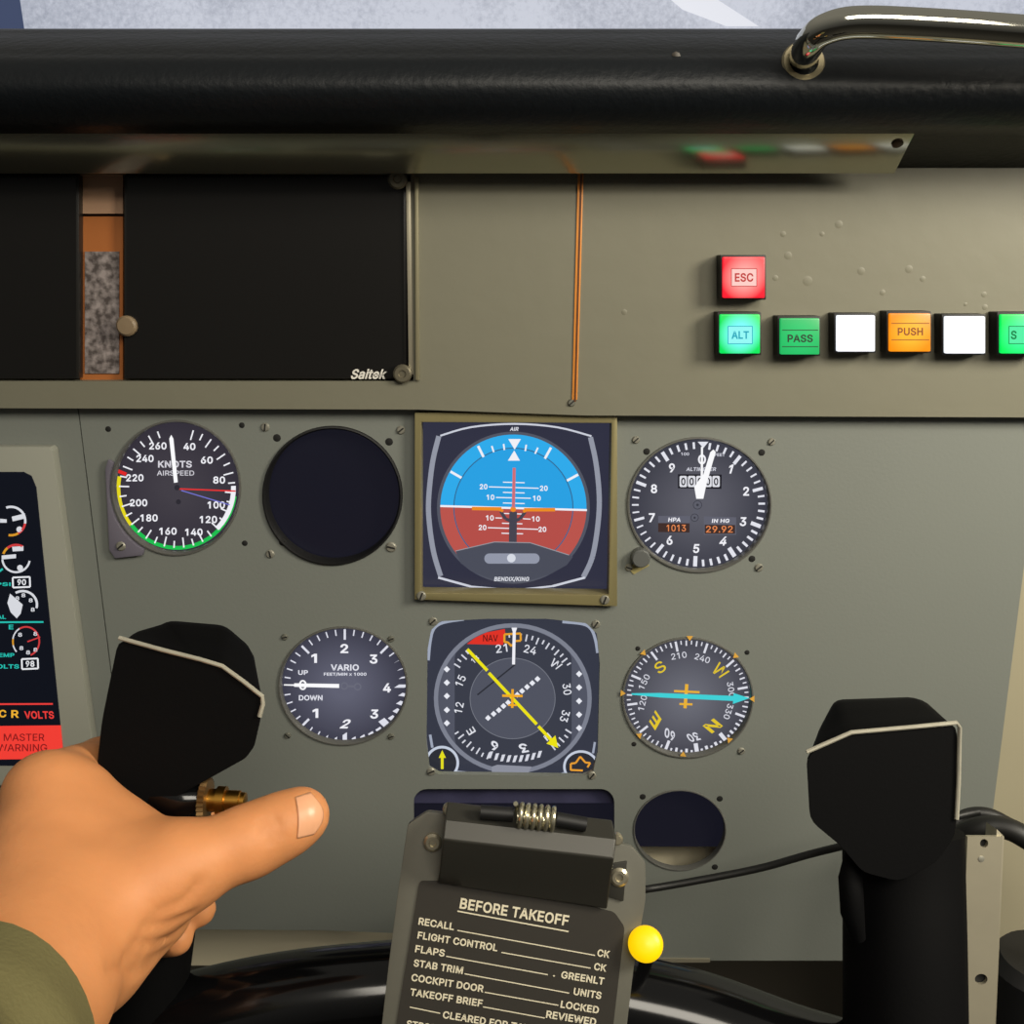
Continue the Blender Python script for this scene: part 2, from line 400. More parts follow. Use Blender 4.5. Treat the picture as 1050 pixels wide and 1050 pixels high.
def glyph(ch, off):
    """triangles of one letter; outlines that turn the other way are its counters"""
    if (ch, off) in GMESH:
        return GMESH[ch, off]
    vs, fs = [], []
    cons = GSHAPE[ch][1]
    turn = [0.5 * np.sum(q[:, 0] * np.roll(q[:, 1], -1) - np.roll(q[:, 0], -1) * q[:, 1]) for q in cons]
    for q, ar in zip(cons, turn):
        if ar > 0:
            continue
        cu = bpy.data.curves.new('letter', 'CURVE')
        cu.dimensions = '2D'
        cu.fill_mode = 'BOTH'
        for p, a2 in zip(cons, turn):
            inside = a2 > 0 and (p.min(0) >= q.min(0) - 1e-4).all() and (p.max(0) <= q.max(0) + 1e-4).all()
            if p is q or inside:
                # thicken outwards, thin the counters
                d = np.roll(p, -1, 0) - p
                d /= np.linalg.norm(d, axis=1)[:, None] + 1e-9
                nr = np.stack([-d[:, 1], d[:, 0]], 1)
                m = nr + np.roll(nr, 1, 0)
                m /= np.maximum(np.sum(m * m, 1), 0.8)[:, None] / 2
                pp = p + m * off
                s_ = cu.splines.new('POLY')
                s_.points.add(len(pp) - 1)
                for t_, c_ in zip(s_.points, pp):
                    t_.co = (c_[0], c_[1], 0, 1)
                s_.use_cyclic_u = True
        ob = bpy.data.objects.new('letter', cu)
        C.objects.link(ob)
        ev = ob.evaluated_get(bpy.context.evaluated_depsgraph_get())
        me = ev.to_mesh()
        base = len(vs)
        vs += [(p.co.x, p.co.y) for p in me.vertices]
        fs += [[i_ + base for i_ in p.vertices] for p in me.polygons]
        ev.to_mesh_clear()
        bpy.data.objects.remove(ob)
        bpy.data.curves.remove(cu)
    GMESH[ch, off] = (vs, fs)
    return vs, fs


def glyphs(s, bold):
    key = (s, bold)
    if key not in GL:
        off = 0.024 if bold else 0.008
        vs, fs, x = [], [], 0.0
        for ch in s:
            if ch != ' ':
                v, f = glyph(ch, off)
                fs += [[i_ + len(vs) for i_ in q] for q in f]
                vs += [(p[0] + x, p[1]) for p in v]
            x += GSHAPE[ch][0] + (0.02 if bold else 0)
        v = np.array(vs)
        lo, hi = v.min(0), v.max(0)
        GL[key] = ((v - lo) / (hi - lo), fs, (hi[0] - lo[0]) / (hi[1] - lo[1]))
    return GL[key]


class Ink:
    """flat marks printed or shown on a plane: mapping turns drawing units into a point on it"""

    def __init__(self, mapping):
        self.map = mapping
        self.mb = MB()

    def poly(self, pts):
        self.mb.add([self.map(*p) for p in pts], [list(range(len(pts)))])
        return self

    def line(self, p, q, wd, wd2=None):
        wd2 = wd if wd2 is None else wd2
        p, q = np.array(p, float), np.array(q, float)
        d = q - p
        d /= np.linalg.norm(d) + 1e-9
        n = np.array((-d[1], d[0]))
        return self.poly([p + n * wd / 2, q + n * wd2 / 2, q - n * wd2 / 2, p - n * wd / 2])

    def path(self, pts, wd, close=False):
        pts = list(pts) + ([pts[0]] if close else [])
        for a, b in zip(pts[:-1], pts[1:]):
            self.line(a, b, wd)
        return self

    def disc(self, c, ru, rv=None, n=48):
        return self.poly(oval(c[0], c[1], ru, rv or ru, n))

    def ring(self, c, ru, rv, wd, a0=0, a1=360, wu=None):
        """angles clockwise from the top; wd is the width inwards"""
        n = max(3, int(abs(a1 - a0) / 6))
        for k in range(n):
            q = []
            for a, e_ in ((a0 + (a1 - a0) * k / n, 0), (a0 + (a1 - a0) * (k + 1) / n, 0),
                          (a0 + (a1 - a0) * (k + 1) / n, wd), (a0 + (a1 - a0) * k / n, wd)):
                q.append((c[0] + (ru - e_) * math.sin(rad(a)), c[1] - (rv - e_) * math.cos(rad(a))))
            self.poly(q)
        return self

    def tick(self, c, ru, rv, a, ln, wd):
        s_, c_ = math.sin(rad(a)), math.cos(rad(a))
        return self.line((c[0] + ru * s_, c[1] - rv * c_), (c[0] + (ru - ln) * s_, c[1] - (rv - ln) * c_), wd)

    def text(self, s, cx, cy, h, wd=None, rot=0, bold=True, shear=0):
        v, f, asp = glyphs(s, bold)
        wd = wd or h * asp
        cr, sr = math.cos(rad(rot)), math.sin(rad(rot))
        vs = []
        for a, b in v:
            x, y = (a - 0.5) * wd + (b - 0.5) * shear * h, (0.5 - b) * h
            vs.append(self.map(cx + x * cr - y * sr, cy + x * sr + y * cr))
        self.mb.add(vs, f)
        return self

    def done(self, name, m, parent, label=None):
        o = self.mb.build(name, m, parent, smooth=False)
        if label: o['label'] = label
        return o


def zoomed(ox, oy, s, y):
    """drawing units of a magnified view of one dial -> its upright plane"""
    return lambda a, b: P(ox + a / s, oy + b / s, y)


# ---------------------------------------------------------------- materials
M_DASH = mat('dash_paint', (117, 121, 115), rough=0.55, vary=0.05, vscale=9, bump=0.05, bscale=500)
M_FASC = mat('fascia_paint', (116, 114, 98), rough=0.5, vary=0.06, vscale=14, bump=0.12, bscale=60)
M_BLACK = mat('black_plastic', (17, 17, 18), rough=0.55)
M_YOKE = mat('yoke_black', (3, 3, 4), rough=0.75, spec=.12, bump=0.04, bscale=700)
M_GLOSSY = mat('glossy_black', (8, 8, 9), rough=0.13)
M_VINYL = mat('black_vinyl', (12, 16, 20), rough=0.45, bump=0.2, bscale=260, spec=.32)
M_ALU = mat('brushed_aluminium', (160, 159, 141), rough=0.18, metal=0.9, coat=0.3)
M_ALU2 = mat('bare_aluminium', (178, 171, 150), rough=0.42, metal=0.6, vary=0.08, vscale=60)
M_CHROME = mat('chrome', (205, 203, 190), rough=0.08, metal=1.0)
M_SCREW = mat('screw_steel', (150, 148, 136), rough=0.45, metal=0.5)
M_HOLE = mat('screw_hole', (14, 14, 13), rough=0.8)
M_BRASSY = mat('olive_bezel', (139, 130, 92), rough=0.45, metal=0.35, vary=0.06, vscale=80)
M_GOLD = mat('brass', (190, 140, 60), rough=0.32, metal=1.0)
M_GLASS_OFF = mat('dark_screen', (22, 21, 20), rough=0.28, spec=0.4)
M_LCD = mat('idle_lcd', (8, 8, 14), rough=0.3, emit=1.0, ecol=(20, 20, 30), spec=0.3)
M_WHITE = em((240, 240, 246))
M_DIAL = em((66, 66, 82))
M_CABLE = mat('cable_rubber', (20, 20, 19), rough=0.5)

# ---------------------------------------------------------------- the room
fl = MB().box((-3, -3, -0.02), (3, 2.6, 0)).build('floor', mat('floor_vinyl', (46, 44, 40), rough=0.6, vary=0.1), loc=(0, 0, 0))
props(fl, kind='structure')
wb = MB().box((-0.75, 0.30, 0.0), (0.75, 0.33, 1.22)).build('wall_front', mat('footwell_grey', (96, 90, 78), rough=0.8, vary=0.08, vscale=6))
props(wb, kind='structure')
p0 = P(1002, 700, 0.012)
wr = MB().box((P(1075, 575, 0.012).x - 0.06, 0.012, 0.3), (0.62, 0.03, 1.12)).build('wall_right', mat('beige_paint', (158, 151, 127), rough=0.6, vary=0.04))
props(wr, kind='structure')

# big curved-simulator picture screen beyond the glareshield
scr = thing('projection_screen', (0, 1.5, 0), 'large bright screen behind the glareshield showing a pale grey runway', 'screen')
msc = bpy.data.materials.new('runway_picture')
msc.use_nodes = True
n = msc.node_tree
b = n.nodes['Principled BSDF']
b.inputs['Base Color'].default_value = (0.02, 0.02, 0.02, 1)
b.inputs['Emission Strength'].default_value = 1.0
t = n.nodes.new('ShaderNodeTexCoord')
no = n.nodes.new('ShaderNodeTexNoise')
no.inputs['Scale'].default_value = 90
no.inputs['Detail'].default_value = 8
no.inputs['Roughness'].default_value = 0.75
no2 = n.nodes.new('ShaderNodeTexNoise')
no2.inputs['Scale'].default_value = 3
n.links.new(t.outputs['Object'], no.inputs['Vector'])
n.links.new(t.outputs['Object'], no2.inputs['Vector'])
ad = n.nodes.new('ShaderNodeMath')
ad.operation = 'MULTIPLY_ADD'
ad.inputs[1].default_value = 0.8
n.links.new(no.outputs['Fac'], ad.inputs[0])
n.links.new(no2.outputs['Fac'], ad.inputs[2])
rp = n.nodes.new('ShaderNodeValToRGB')
rp.color_ramp.elements[0].position = 0.55
rp.color_ramp.elements[0].color = lin((132, 138, 154))
rp.color_ramp.elements[1].position = 1.25 / 1.3
rp.color_ramp.elements[1].color = lin((198, 202, 214))
n.links.new(ad.outputs[0], rp.inputs[0])
n.links.new(rp.outputs[0], b.inputs['Emission Color'])
zt = P(525, 34, 1.5).z
MB().box((-1.6, 1.5, zt - 0.12), (1.6, 1.53, zt + 0.75)).build('picture', msc, scr)
MB().box((-1.66, 1.51, 0.0), (1.66, 1.56, zt - 0.121)).build('stand', M_BLACK, scr)
i = Ink(lambda a, b_: P(a, b_, 1.497))
i.poly([(652, -30), (690, -30), (778, 27), (745, 27), (700, 10)])
i.done('runway_line', em((226, 228, 236)), scr)
i = Ink(lambda a, b_: P(a, b_, 1.497))
i.poly([(-60, -30), (16, -30), (25, 30), (-60, 30)])
i.done('dark_shape', em((66, 76, 104)), scr)

# ---------------------------------------------------------------- dashboard plates
YF = -0.010                    # front of the upper fascia
lower_outline = [(79, 405), (1120, 405), (1120, 480), (1052, 565), (1018, 832), (1003, 960), (1000, 985),
                 (700, 985), (560, 978), (440, 958), (330, 954), (200, 953), (147, 950)]
holes = [oval(181, 500, 65, 68), oval(341, 508, 70, 69.5), oval(717, 517.5, 72.5, 68), oval(352, 703, 65, 59.5),
         oval(705, 715, 66, 60.5), oval(697, 851, 46.5, 40.5, 48),
         [(430, 430), (630, 430), (628, 612), (430, 608)],
         [(438, 668), (442, 646), (452, 637), (500, 634.5), (560, 634.5), (601, 639), (612, 650), (615, 680), (613, 770),
          (608, 792), (598, 796), (450, 794), (440, 788), (437, 760)],
         round_rect(424, 809, 630, 935, 14)]
# clip the corner where wall and plate meet out of frame
dash = plate('dashboard', M_DASH, lower_outline, holes, 0.0, 0.004, loc=P(525, 985))
props(dash, 'grey painted instrument dashboard with round gauge openings', 'dashboard')
side = plate('dashboard_wing', M_DASH, [(-160, 405), (77.8, 405), (145.8, 950), (152, 1000), (-160, 1000)], [], 0.0, 0.004, loc=P(-40, 985))
props(side, 'grey wing of the dashboard carrying the engine display on the far side of a seam', 'dashboard')

mon = thing('lcd_monitor', P(525, 868, 0.012), 'dark idle monitor behind the gauge openings, seen through the empty holes', 'monitor')
lo, hi = P(100, 868, 0.0095), P(800, 425, 0.0095)
MB().box((P(75, 700, 0.0095).x, 0.0095, lo.z), (P(800, 700, .0095).x, 0.022, hi.z)).build('screen', M_LCD, mon)
a, b_ = P(415, 823, 0.008), P(640, 806, 0.008)
MB().box((a.x, 0.0075, a.z), (b_.x, 0.0094, b_.z)).build('screen_edge', mat('bluish_edge', (62, 62, 88), rough=0.3, vary=0.5, vscale=50), mon)
bb = MB().prism([P(u, v, .03) for u, v in ((60, 850), (830, 850), (830, 925), (620, 950), (430, 990), (60, 990))], (0, .006, 0)).build(
    'backing_board', mat('beige_board', (226, 216, 186), rough=0.5), loc=P(300, 985, .03))
props(bb, 'beige board behind the dashboard showing beneath its lower edge', 'board')


def screw(parent, u, v, r, y=0.0, m=None, name='screw', ang=40):
    c = P(u, v, y)
    r = r * (c - EYE).dot(FWD) / F
    o = MB().lathe(c + Vector((0, 0.0005, 0)), (0, -1, 0), [(0, r), (0.0008, r), (0.0016, r * 0.75), (0.0017, 0)], 16).build(name, m or M_SCREW, parent)
    d = Vector((math.cos(rad(ang)), 0, math.sin(rad(ang))))
    s = Vector((-d.z, 0, d.x))
    q = c + Vector((0, -0.00135, 0))
    MB().prism([q + d * r * .8 + s * r * .16, q - d * r * .8 + s * r * .16, q - d * r * .8 - s * r * .16, q + d * r * .8 - s * r * .16],
               (0, 0.0006, 0)).build('slot', M_HOLE, o, smooth=False)
    return o


def bolt_hole(parent, u, v, r, y=0.0):
    c = P(u, v, y)
    r = r * (c - EYE).dot(FWD) / F
    return MB().lathe(c, (0, -1, 0), [(-.0005, r), (0.0001, r), (0.0003, r * .8), (0.0003, 0)], 14).build('screw_hole', M_HOLE, parent)  # dark disc on the surface, the hole's shade put into its colour


YD = 0.009                     # lit dial faces lie on the monitor behind the plate
LY = 0.00012


def dial(name, cu, cv, ru, rv, label, ringcol=(150, 148, 150), face=None, ringw=2.0):
    t_ = thing(name, P(cu, cv + rv, 0), label, 'gauge', 'round flight instruments' if False else None)
    i_ = Ink(lambda a, b: P(a, b, YD))
    i_.disc((cu, cv), ru * 1.06, rv * 1.06, 64)
    ctr_ = P(cu, cv, YD)
    rr_ = (P(cu + ru, cv, YD) - ctr_).length
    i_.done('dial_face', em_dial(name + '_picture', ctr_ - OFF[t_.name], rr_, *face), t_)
    # lip around the opening
    vs, fs = [], []
    ring = oval(cu, cv, 1, 1, 64)
    rings = []
    for k, y in ((1.025, -0.0003), (1.02, -0.0012), (1.0, -0.0013), (0.985, -0.0004), (0.985, 0.004), (1.025, 0.004)):
        rings.append([P(cu + (a - cu) * ru * k, cv + (b - cv) * rv * k, 0) + Vector((0, y, 0)) for a, b in ring])
    rings.append(rings[0])
    MB().loft(rings, cap=False).build('rim', mat('rim_grey', (92, 92, 88), rough=0.35), t_)
    return t_


# ---------------------------------------------------------------- airspeed indicator
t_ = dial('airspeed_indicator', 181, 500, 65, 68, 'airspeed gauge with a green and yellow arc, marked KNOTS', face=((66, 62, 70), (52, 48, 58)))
z = lambda k: zoomed(90, 420, 3.088, YD - LY * k)
c = (283, 248)
fr = MB()
vs = [P(u, v, 0) for u, v in [(148, 568), (120, 571), (114, 562), (110, 480), (113, 470)] + [(181 + 67.5 * math.sin(rad(a)), 500 - 70.5 * math.cos(rad(a))) for a in range(292, 206, -7)]]
fr.prism([x + Vector((0, -0.0035, 0)) for x in vs], (0, 0.0033, 0)).build('mounting_flange', mat('lilac_plastic', (104, 100, 112), rough=0.3), t_, bev=0.0006)
i = Ink(z(1))
i.ring(c, 190, 196, 12, 98, 232)
i.done('green_arc', em((30, 190, 80)), t_)
i = Ink(z(1)); i.ring(c, 192, 197, 12, 232, 281); i.done('yellow_arc', em((228, 215, 30)), t_)
i = Ink(z(2)); i.ring(c, 186, 190, 15, 88, 134); i.done('white_arc', M_WHITE, t_)
i = Ink(z(2)); i.line((90, 192), (122, 205), 11); i.done('red_mark', em((225, 40, 40)), t_)
i = Ink(z(3))
for k in range(34):
    ang = 16.2 + k * 9.82
    i.tick(c, 184, 190, ang, 32 if k % 2 == 0 else 22, 4.5)
i.done('tick_marking', M_WHITE, t_)
i = Ink(z(4))
for s, x, y in (('260', 222, 115), ('40', 322, 117), ('60', 377, 160), ('80', 416, 223), ('100', 407, 302), ('120', 382, 348),
                ('140', 336, 388), ('160', 254, 385), ('180', 194, 343), ('200', 161, 295), ('220', 149, 216), ('240', 181, 155)):
    i.text(s, x, y, 23, 55 if len(s) == 3 else 38)
i.done('numeral_lettering', M_WHITE, t_)
i = Ink(z(4)); i.text('KNOTS', 276, 173, 22, 107).text('AIRSPEED', 278, 201, 16, 118, bold=False); i.done('lettering', em((214, 212, 220)), t_)
i = Ink(z(5)); i.line((290, 251), (468, 258), 4.5); i.done('red_needle', em((225, 50, 50)), t_)
i = Ink(z(5)); i.line((296, 256), (450, 302), 3); i.done('blue_needle', em((120, 120, 215)), t_)
i = Ink(z(6)); i.poly([(273, 232), (258, 92), (264, 80), (271, 92), (285, 230)]); i.done('needle', em((250, 250, 252)), t_)
i = Ink(z(6)); i.disc((283, 247), 9, n=20).disc((287, 292), 8, n=20); i.done('hub', em((44, 42, 50)), t_)
for u, v in ((111, 440), (248, 436), (251, 557)):
    bolt_hole(t_, u, v, 3)
screw(t_, 124, 560, 5, -0.0035)

# ---------------------------------------------------------------- blank gauge opening
t_ = thing('blank_gauge', P(341, 578, 0), 'large unlit round gauge opening next to the airspeed gauge', 'gauge')
rings = []
ring = oval(0, 0, 1, 1, 64)
for k, y in ((1.03, -0.0003), (1.02, -0.0016), (1.0, -0.0018), (0.975, 0.0), (0.975, 0.008), (1.03, 0.008)):
    rings.append([P(341 + a * 70 * k, 508 + b * 69.5 * k, 0) + Vector((0, y, 0)) for a, b in ring])
rings.append(rings[0])
MB().loft(rings, cap=False).build('rim', M_BLACK, t_)
for u, v, r in ((272, 438, 4.5), (411, 441, 4.5), (277, 568, 4.5), (401, 561, 5.5)):
    screw(t_, u, v, r, 0.0, ang=random.randint(0, 180))
for u, v in ((284, 449), (399, 453), (290, 556)):
    bolt_hole(t_, u, v, 4)

# ---------------------------------------------------------------- attitude indicator
t_ = thing('attitude_indicator', P(528, 620, 0), 'square attitude indicator with blue sky and red ground in an olive bezel', 'gauge')
outer = [(425, 423), (633, 423.5), (633, 622), (425, 615)]
inner = [(432, 433), (627, 434), (624, 610), (432, 608)]
fr = MB()
yb = -0.006
oo = [P(u, v, yb) for u, v in outer]
ii = [P(u, v, yb) for u, v in inner]
ob = [Vector((p.x, 0.003, p.z)) for p in oo]
ib = [Vector((p.x, 0.006, p.z)) for p in ii]
ring4 = oo + ii + ob + ib
fs = []
for k in range(4):
    j = (k + 1) % 4
    fs += [[k, j, j + 4, k + 4], [k + 4, j + 4, j + 12, k + 12], [k + 8, j + 8, j, k], [k + 12, j + 12, j + 8, k + 8]]
fr.add(ring4, fs).build('bezel', M_BRASSY, t_, bev=0.0008)
for u, v in ((432, 611), (620, 615)):
    screw(t_, u, v, 5, yb, ang=70)
z = lambda k: zoomed(420, 420, 4.773, YD - 0.001 - LY * k)
c = (508, 480)
i = Ink(z(0)); i.poly([(30, 20), (1010, 20), (1010, 930), (30, 930)]); i.done('screen', em((48, 49, 66)), t_)
outl = smooth_path([(150, 128), (300, 86), (510, 70), (720, 86), (890, 130)], 4)
i = Ink(z(1)); i.path(outl, 9); i.done('case_border', em((205, 208, 220)), t_)
i = Ink(z(1)); i.path([(140, 822), (300, 866)], 11).path(smooth_path([(300, 866), (510, 880), (700, 864)], 4), 9).path([(700, 864), (858, 822)], 11)
i.done('case_border', em((205, 208, 220)), t_)
i2 = Ink(z(1))
i2.path(smooth_path([(143, 130), (112, 260), (93, 440), (97, 560), (118, 700), (152, 815)], 4), 25)
i2.done('case_side', em((146, 150, 164)), t_)
i = Ink(z(1))
i.path(smooth_path([(885, 135), (912, 260), (928, 420), (922, 560), (895, 720), (850, 820)], 4), 25)
i.done('case_side', em((146, 150, 164)), t_)
i = Ink(z(2)); i.disc(c, 374, 372, 72); i.done('dial_ring', em((82, 85, 98)), t_)
half = lambda r, a0, a1, n=40: [(c[0] + r * math.sin(rad(a0 + (a1 - a0) * k / n)), c[1] - r * math.cos(rad(a0 + (a1 - a0) * k / n))) for k in range(n + 1)]
i = Ink(z(3)); i.poly(half(358, -89, 92)); i.done('sky', em((46, 170, 234)), t_)
i = Ink(z(3)); i.poly(half(358, 92, 271)); i.done('ground', em((186, 84, 76)), t_)
i = Ink(z(4)); i.poly(half(290, -88.6, 92.4)); i.done('inner_sky', em((40, 160, 226)), t_)
i = Ink(z(4)); i.poly(half(290, 92.4, 271.4)); i.done('inner_ground', em((180, 78, 72)), t_)
i = Ink(z(5)); i.ring(c, 294, 294, 5); i.done('inner_edge', em((52, 100, 140)), t_)
i = Ink(z(6)); i.line((150, 472), (868, 492), 10)
for p, q, wd in (((335, 178), (362, 232), 12), ((692, 186), (662, 240), 12), ((200, 303), (254, 334), 12), ((825, 318), (770, 348), 12),
                 ((402, 178), (412, 208), 8), ((460, 168), (464, 198), 8), ((571, 172), (566, 203), 8), ((628, 186), (614, 216), 8)):
    i.line(p, q, wd)
i.poly([(483, 144), (545, 144), (514, 196)]).poly([(512, 200), (540, 250), (481, 250)])
i.done('roll_scale', M_WHITE, t_)
i = Ink(z(6))
for x0, y0, x1, y1 in ((388, 378, 632, 385), (423, 430, 593, 434), (457, 355, 563, 358), (457, 405, 563, 408), (457, 457, 563, 460),
                       (455, 508, 552, 511), (420, 530, 452, 531), (555, 534, 592, 536), (452, 556, 552, 559), (383, 578, 630, 586),
                       (450, 605, 555, 608)):
    i.line((x0, y0), (x1, y1), 5)
for s, x, y in (('20', 362, 377), ('20', 657, 385), ('10', 396, 429), ('10', 623, 434), ('10', 393, 530), ('10', 618, 535), ('20', 357, 577), ('20', 650, 586)):
    i.text(s, x, y, 26, 38)
i.done('pitch_ladder', M_WHITE, t_)
i = Ink(z(7)); i.poly([(488, 500), (526, 500), (524, 650), (486, 650)]).path([(446, 498), (470, 535), (505, 548), (540, 535), (566, 500)], 16)
i.done('aircraft_post', em((70, 68, 80)), t_)
i = Ink(z(8)); i.line((305, 484), (450, 486), 17).line((560, 490), (712, 490), 17).line((440, 488), (458, 497), 14).line((570, 494), (555, 499), 14).disc((507, 487), 14, n=20)
i.done('aircraft_wings', em((236, 140, 34)), t_)
i = Ink(z(8)); i.line((512, 285), (508, 480), 15); i.done('command_bar', em((206, 110, 118)), t_)
i = Ink(z(7)); i.poly([(225, 692), (415, 648), (590, 652), (772, 708), (800, 720), (770, 760), (690, 805), (600, 832), (508, 841), (410, 832), (320, 800), (250, 752)])
i.done('lower_mask', em((74, 77, 90)), t_)
i = Ink(z(8)); i.path([(225, 692), (415, 648), (590, 652), (780, 712)], 4); i.done('mask_edge', em((150, 152, 160)), t_)
i = Ink(z(8)); i.poly(round_rect(366, 704, 636, 754, 24)); i.done('slip_tube', em((146, 151, 168)), t_)
i = Ink(z(9)); i.disc((498, 727), 21, n=24); i.done('slip_ball', em((214, 218, 228)), t_)
i = Ink(z(8)); i.text('AIR', 513, 95, 19, 42, shear=.2); i.done('lettering', em((222, 224, 232)), t_)
i = Ink(z(8)); i.text('BENDIX/KING', 500, 830, 24, 170, shear=.15); i.done('lettering', em((222, 224, 232)), t_)

# ---------------------------------------------------------------- altimeter
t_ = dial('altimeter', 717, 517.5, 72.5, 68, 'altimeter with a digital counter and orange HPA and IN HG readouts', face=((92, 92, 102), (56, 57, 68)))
z = lambda k: zoomed(630, 430, 5.833, YD - LY * k)
c = (503, 508)
i = Ink(z(1)); i.ring(c, 440, 410, 22); i.done('dark_edge', em((34, 34, 44)), t_)
i = Ink(z(2))
for k in range(50):
    a = k * 7.2 + 3
    big = k % 5 == 0
    smear = 1.0 + 0.7 * max(0, math.cos(rad(a - 150))) + 0.5 * max(0, math.cos(rad(a + 10)))
    if k: i.tick(c, 398, 372, a, 62 if big else 40, (15 if big else 9) * smear)
i.poly([(498, 134), (562, 134), (532, 172)])
i.done('tick_marking', em((226, 227, 236)), t_)
i = Ink(z(2))
for s, x, y, sh in (('9', 344, 290, 0), ('8', 237, 415, 0), ('7', 224, 588, 0), ('6', 330, 724, 0), ('5', 490, 773, .1), ('4', 652, 728, .3), ('3', 770, 612, .1), ('2', 788, 430, 0), ('1', 695, 297, .3)):
    i.text(s, x, y, 54, None, 0, True, sh)
i.ring((524, 240), 24, 30, 11)
i.done('numeral_lettering', M_WHITE, t_)
i = Ink(z(2)); i.text('ALTIMETER', 520, 298, 22, 178, shear=.2).text('100', 423, 207, 18, 48).text('FEET', 630, 212, 18, 62); i.done('lettering', em((206, 207, 218)), t_)
i = Ink(z(2)); i.poly([(380, 328), (642, 330), (640, 416), (380, 412)]); i.done('counter_window', em((28, 28, 36)), t_)
i = Ink(z(3))
for x in (412, 462, 511, 560, 608): i.poly(round_rect(x - 22, 338, x + 22, 405, 8, 3))
i.done('counter_drum', em((222, 223, 230)), t_)
i = Ink(z(4))
for x in (412, 462, 511, 560, 608): i.text('0', x, 372, 46, 26)
i.done('counter_digits', em((28, 28, 34)), t_)
i = Ink(z(2)); i.poly([(262, 578), (452, 578), (452, 620), (262, 620)]).poly([(535, 580), (728, 586), (728, 690), (535, 690)]); i.done('readout_plate', em((96, 97, 110)), t_)
i = Ink(z(3)); i.poly([(262, 620), (450, 622), (449, 677), (262, 674)]).poly([(540, 630), (722, 632), (722, 684), (540, 684)]); i.done('readout_window', em((64, 46, 42)), t_)
i = Ink(z(4)); i.text('1013', 370, 650, 40, 115, bold=False).text('29.92', 628, 657, 40, 160, bold=False); i.done('readout_digits', em((236, 140, 84)), t_)
i = Ink(z(4)); i.text('HPA', 360, 600, 25, 74, shear=.15).text('IN HG', 636, 607, 24, 104, shear=.15); i.done('readout_lettering', M_WHITE, t_)
i = Ink(z(5)); i.poly([(490, 475), (478, 405), (500, 372), (532, 330), (574, 196), (592, 180), (606, 196), (550, 390), (532, 475)])
i.line((524, 165), (523, 370), 12, 14); i.done('needle', em((250, 250, 252)), t_)
i = Ink(z(5)); i.disc((497, 512), 28, n=28).disc((480, 588), 26, n=28).line((497, 512), (480, 588), 34); i.done('hub', em((92, 93, 104)), t_)
i = Ink(z(6)); i.ring((497, 512), 27, 27, 4).ring((480, 588), 24, 24, 4).disc((497, 512), 8, n=12).disc((480, 588), 7, n=12); i.done('hub_border', em((58, 59, 68)), t_)
screw(t_, 652, 451, 4, ang=45); bolt_hole(t_, 663, 463, 3.5); screw(t_, 791, 453, 4, ang=45); bolt_hole(t_, 781, 464, 3.5)
screw(t_, 778, 582, 4.5, ang=40); bolt_hole(t_, 771, 573, 3.5)
kn = MB().lathe(P(656, 570, 0), (0, -1, 0), [(0, .0055), (.006, .0055), (.0068, .0047), (.0069, 0)], 24).build('setting_knob', mat('knob_grey', (92, 94, 92), rough=0.4), t_)
MB().prism([P(u, v, -0.0006) for u, v in ((642, 581), (662, 576), (666, 580), (650, 589))], (0, 0.0005, 0)).build('bare_patch', mat('bare_yellow', (150, 140, 92), rough=0.6), t_)
screw(t_, 645, 582, 4, ang=160)

# ---------------------------------------------------------------- vertical speed indicator
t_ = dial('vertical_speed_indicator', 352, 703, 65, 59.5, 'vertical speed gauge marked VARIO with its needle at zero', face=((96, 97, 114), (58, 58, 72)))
z = lambda k: zoomed(270, 620, 6.176, YD - LY * k)
c = (516, 516)
i = Ink(z(1)); i.ring(c, 424, 394, 22); i.done('dark_edge', em((44, 44, 56)), t_)
i = Ink(z(2))
for k in range(40):
    a = k * 9
    if k == 30: continue
    big = k % 5 == 0
    d = ((a - 130 + 180) % 360) - 180
    sm = max(0.0, 1 - (abs(d) / 75) ** 2)
    rr = 1.0 + (0.02 if 60 < a < 200 else 0)
    ta = a
    s_, c_ = math.sin(rad(a)), math.cos(rad(a))
    r1, r2 = 386 * rr, 386 * rr - (66 if big else 38)
    v1, v2 = 360 * rr, 360 * rr - (66 if big else 38)
    if sm > 0.1:
        p1 = (c[0] + r1 * s_, c[1] - v1 * c_)
        p2 = (c[0] + r2 * s_, c[1] - v2 * c_)
        wd = (14 if big else 7) + sm * 24
        sh = np.array((wd * .5, -wd * .32))
        i.poly([np.array(p1) + sh, np.array(p2) + sh, np.array(p2) - sh, np.array(p1) - sh])
    else:
        i.line((c[0] + r1 * s_, c[1] - v1 * c_), (c[0] + r2 * s_, c[1] - v2 * c_), 14 if big else 8)
i.done('tick_marking', em((222, 223, 234)), t_)
i = Ink(z(3))
for s, x, y, sh in (('1', 322, 340, 0), ('2', 513, 278, 0), ('3', 698, 345, 0), ('4', 783, 527, 0), ('3', 703, 693, .1), ('2', 522, 755, .5), ('1', 330, 688, 0)):
    i.text(s, x, y, 58, 36 if s == '1' else 50, 0, True, sh)
i.done('numeral_lettering', M_WHITE, t_)
i = Ink(z(3)); i.text('VARIO', 516, 398, 40, 178).text('FEET/MIN x 1000', 518, 441, 22, 270).text('UP', 252, 430, 30, 62).text('DOWN', 300, 590, 34, 150)
i.done('lettering', em((226, 227, 236)), t_)
i = Ink(z(4)); i.line((130, 508), (200, 510), 8, 10).line((195, 509), (480, 515), 22, 25).ring((250, 509), 25, 32, 11); i.done('needle', em((250, 250, 252)), t_)
i = Ink(z(4)); i.ring((513, 515), 24, 24, 9).ring((597, 520), 24, 24, 9).line((537, 516), (573, 519), 14); i.done('hub', em((104, 105, 120)), t_)
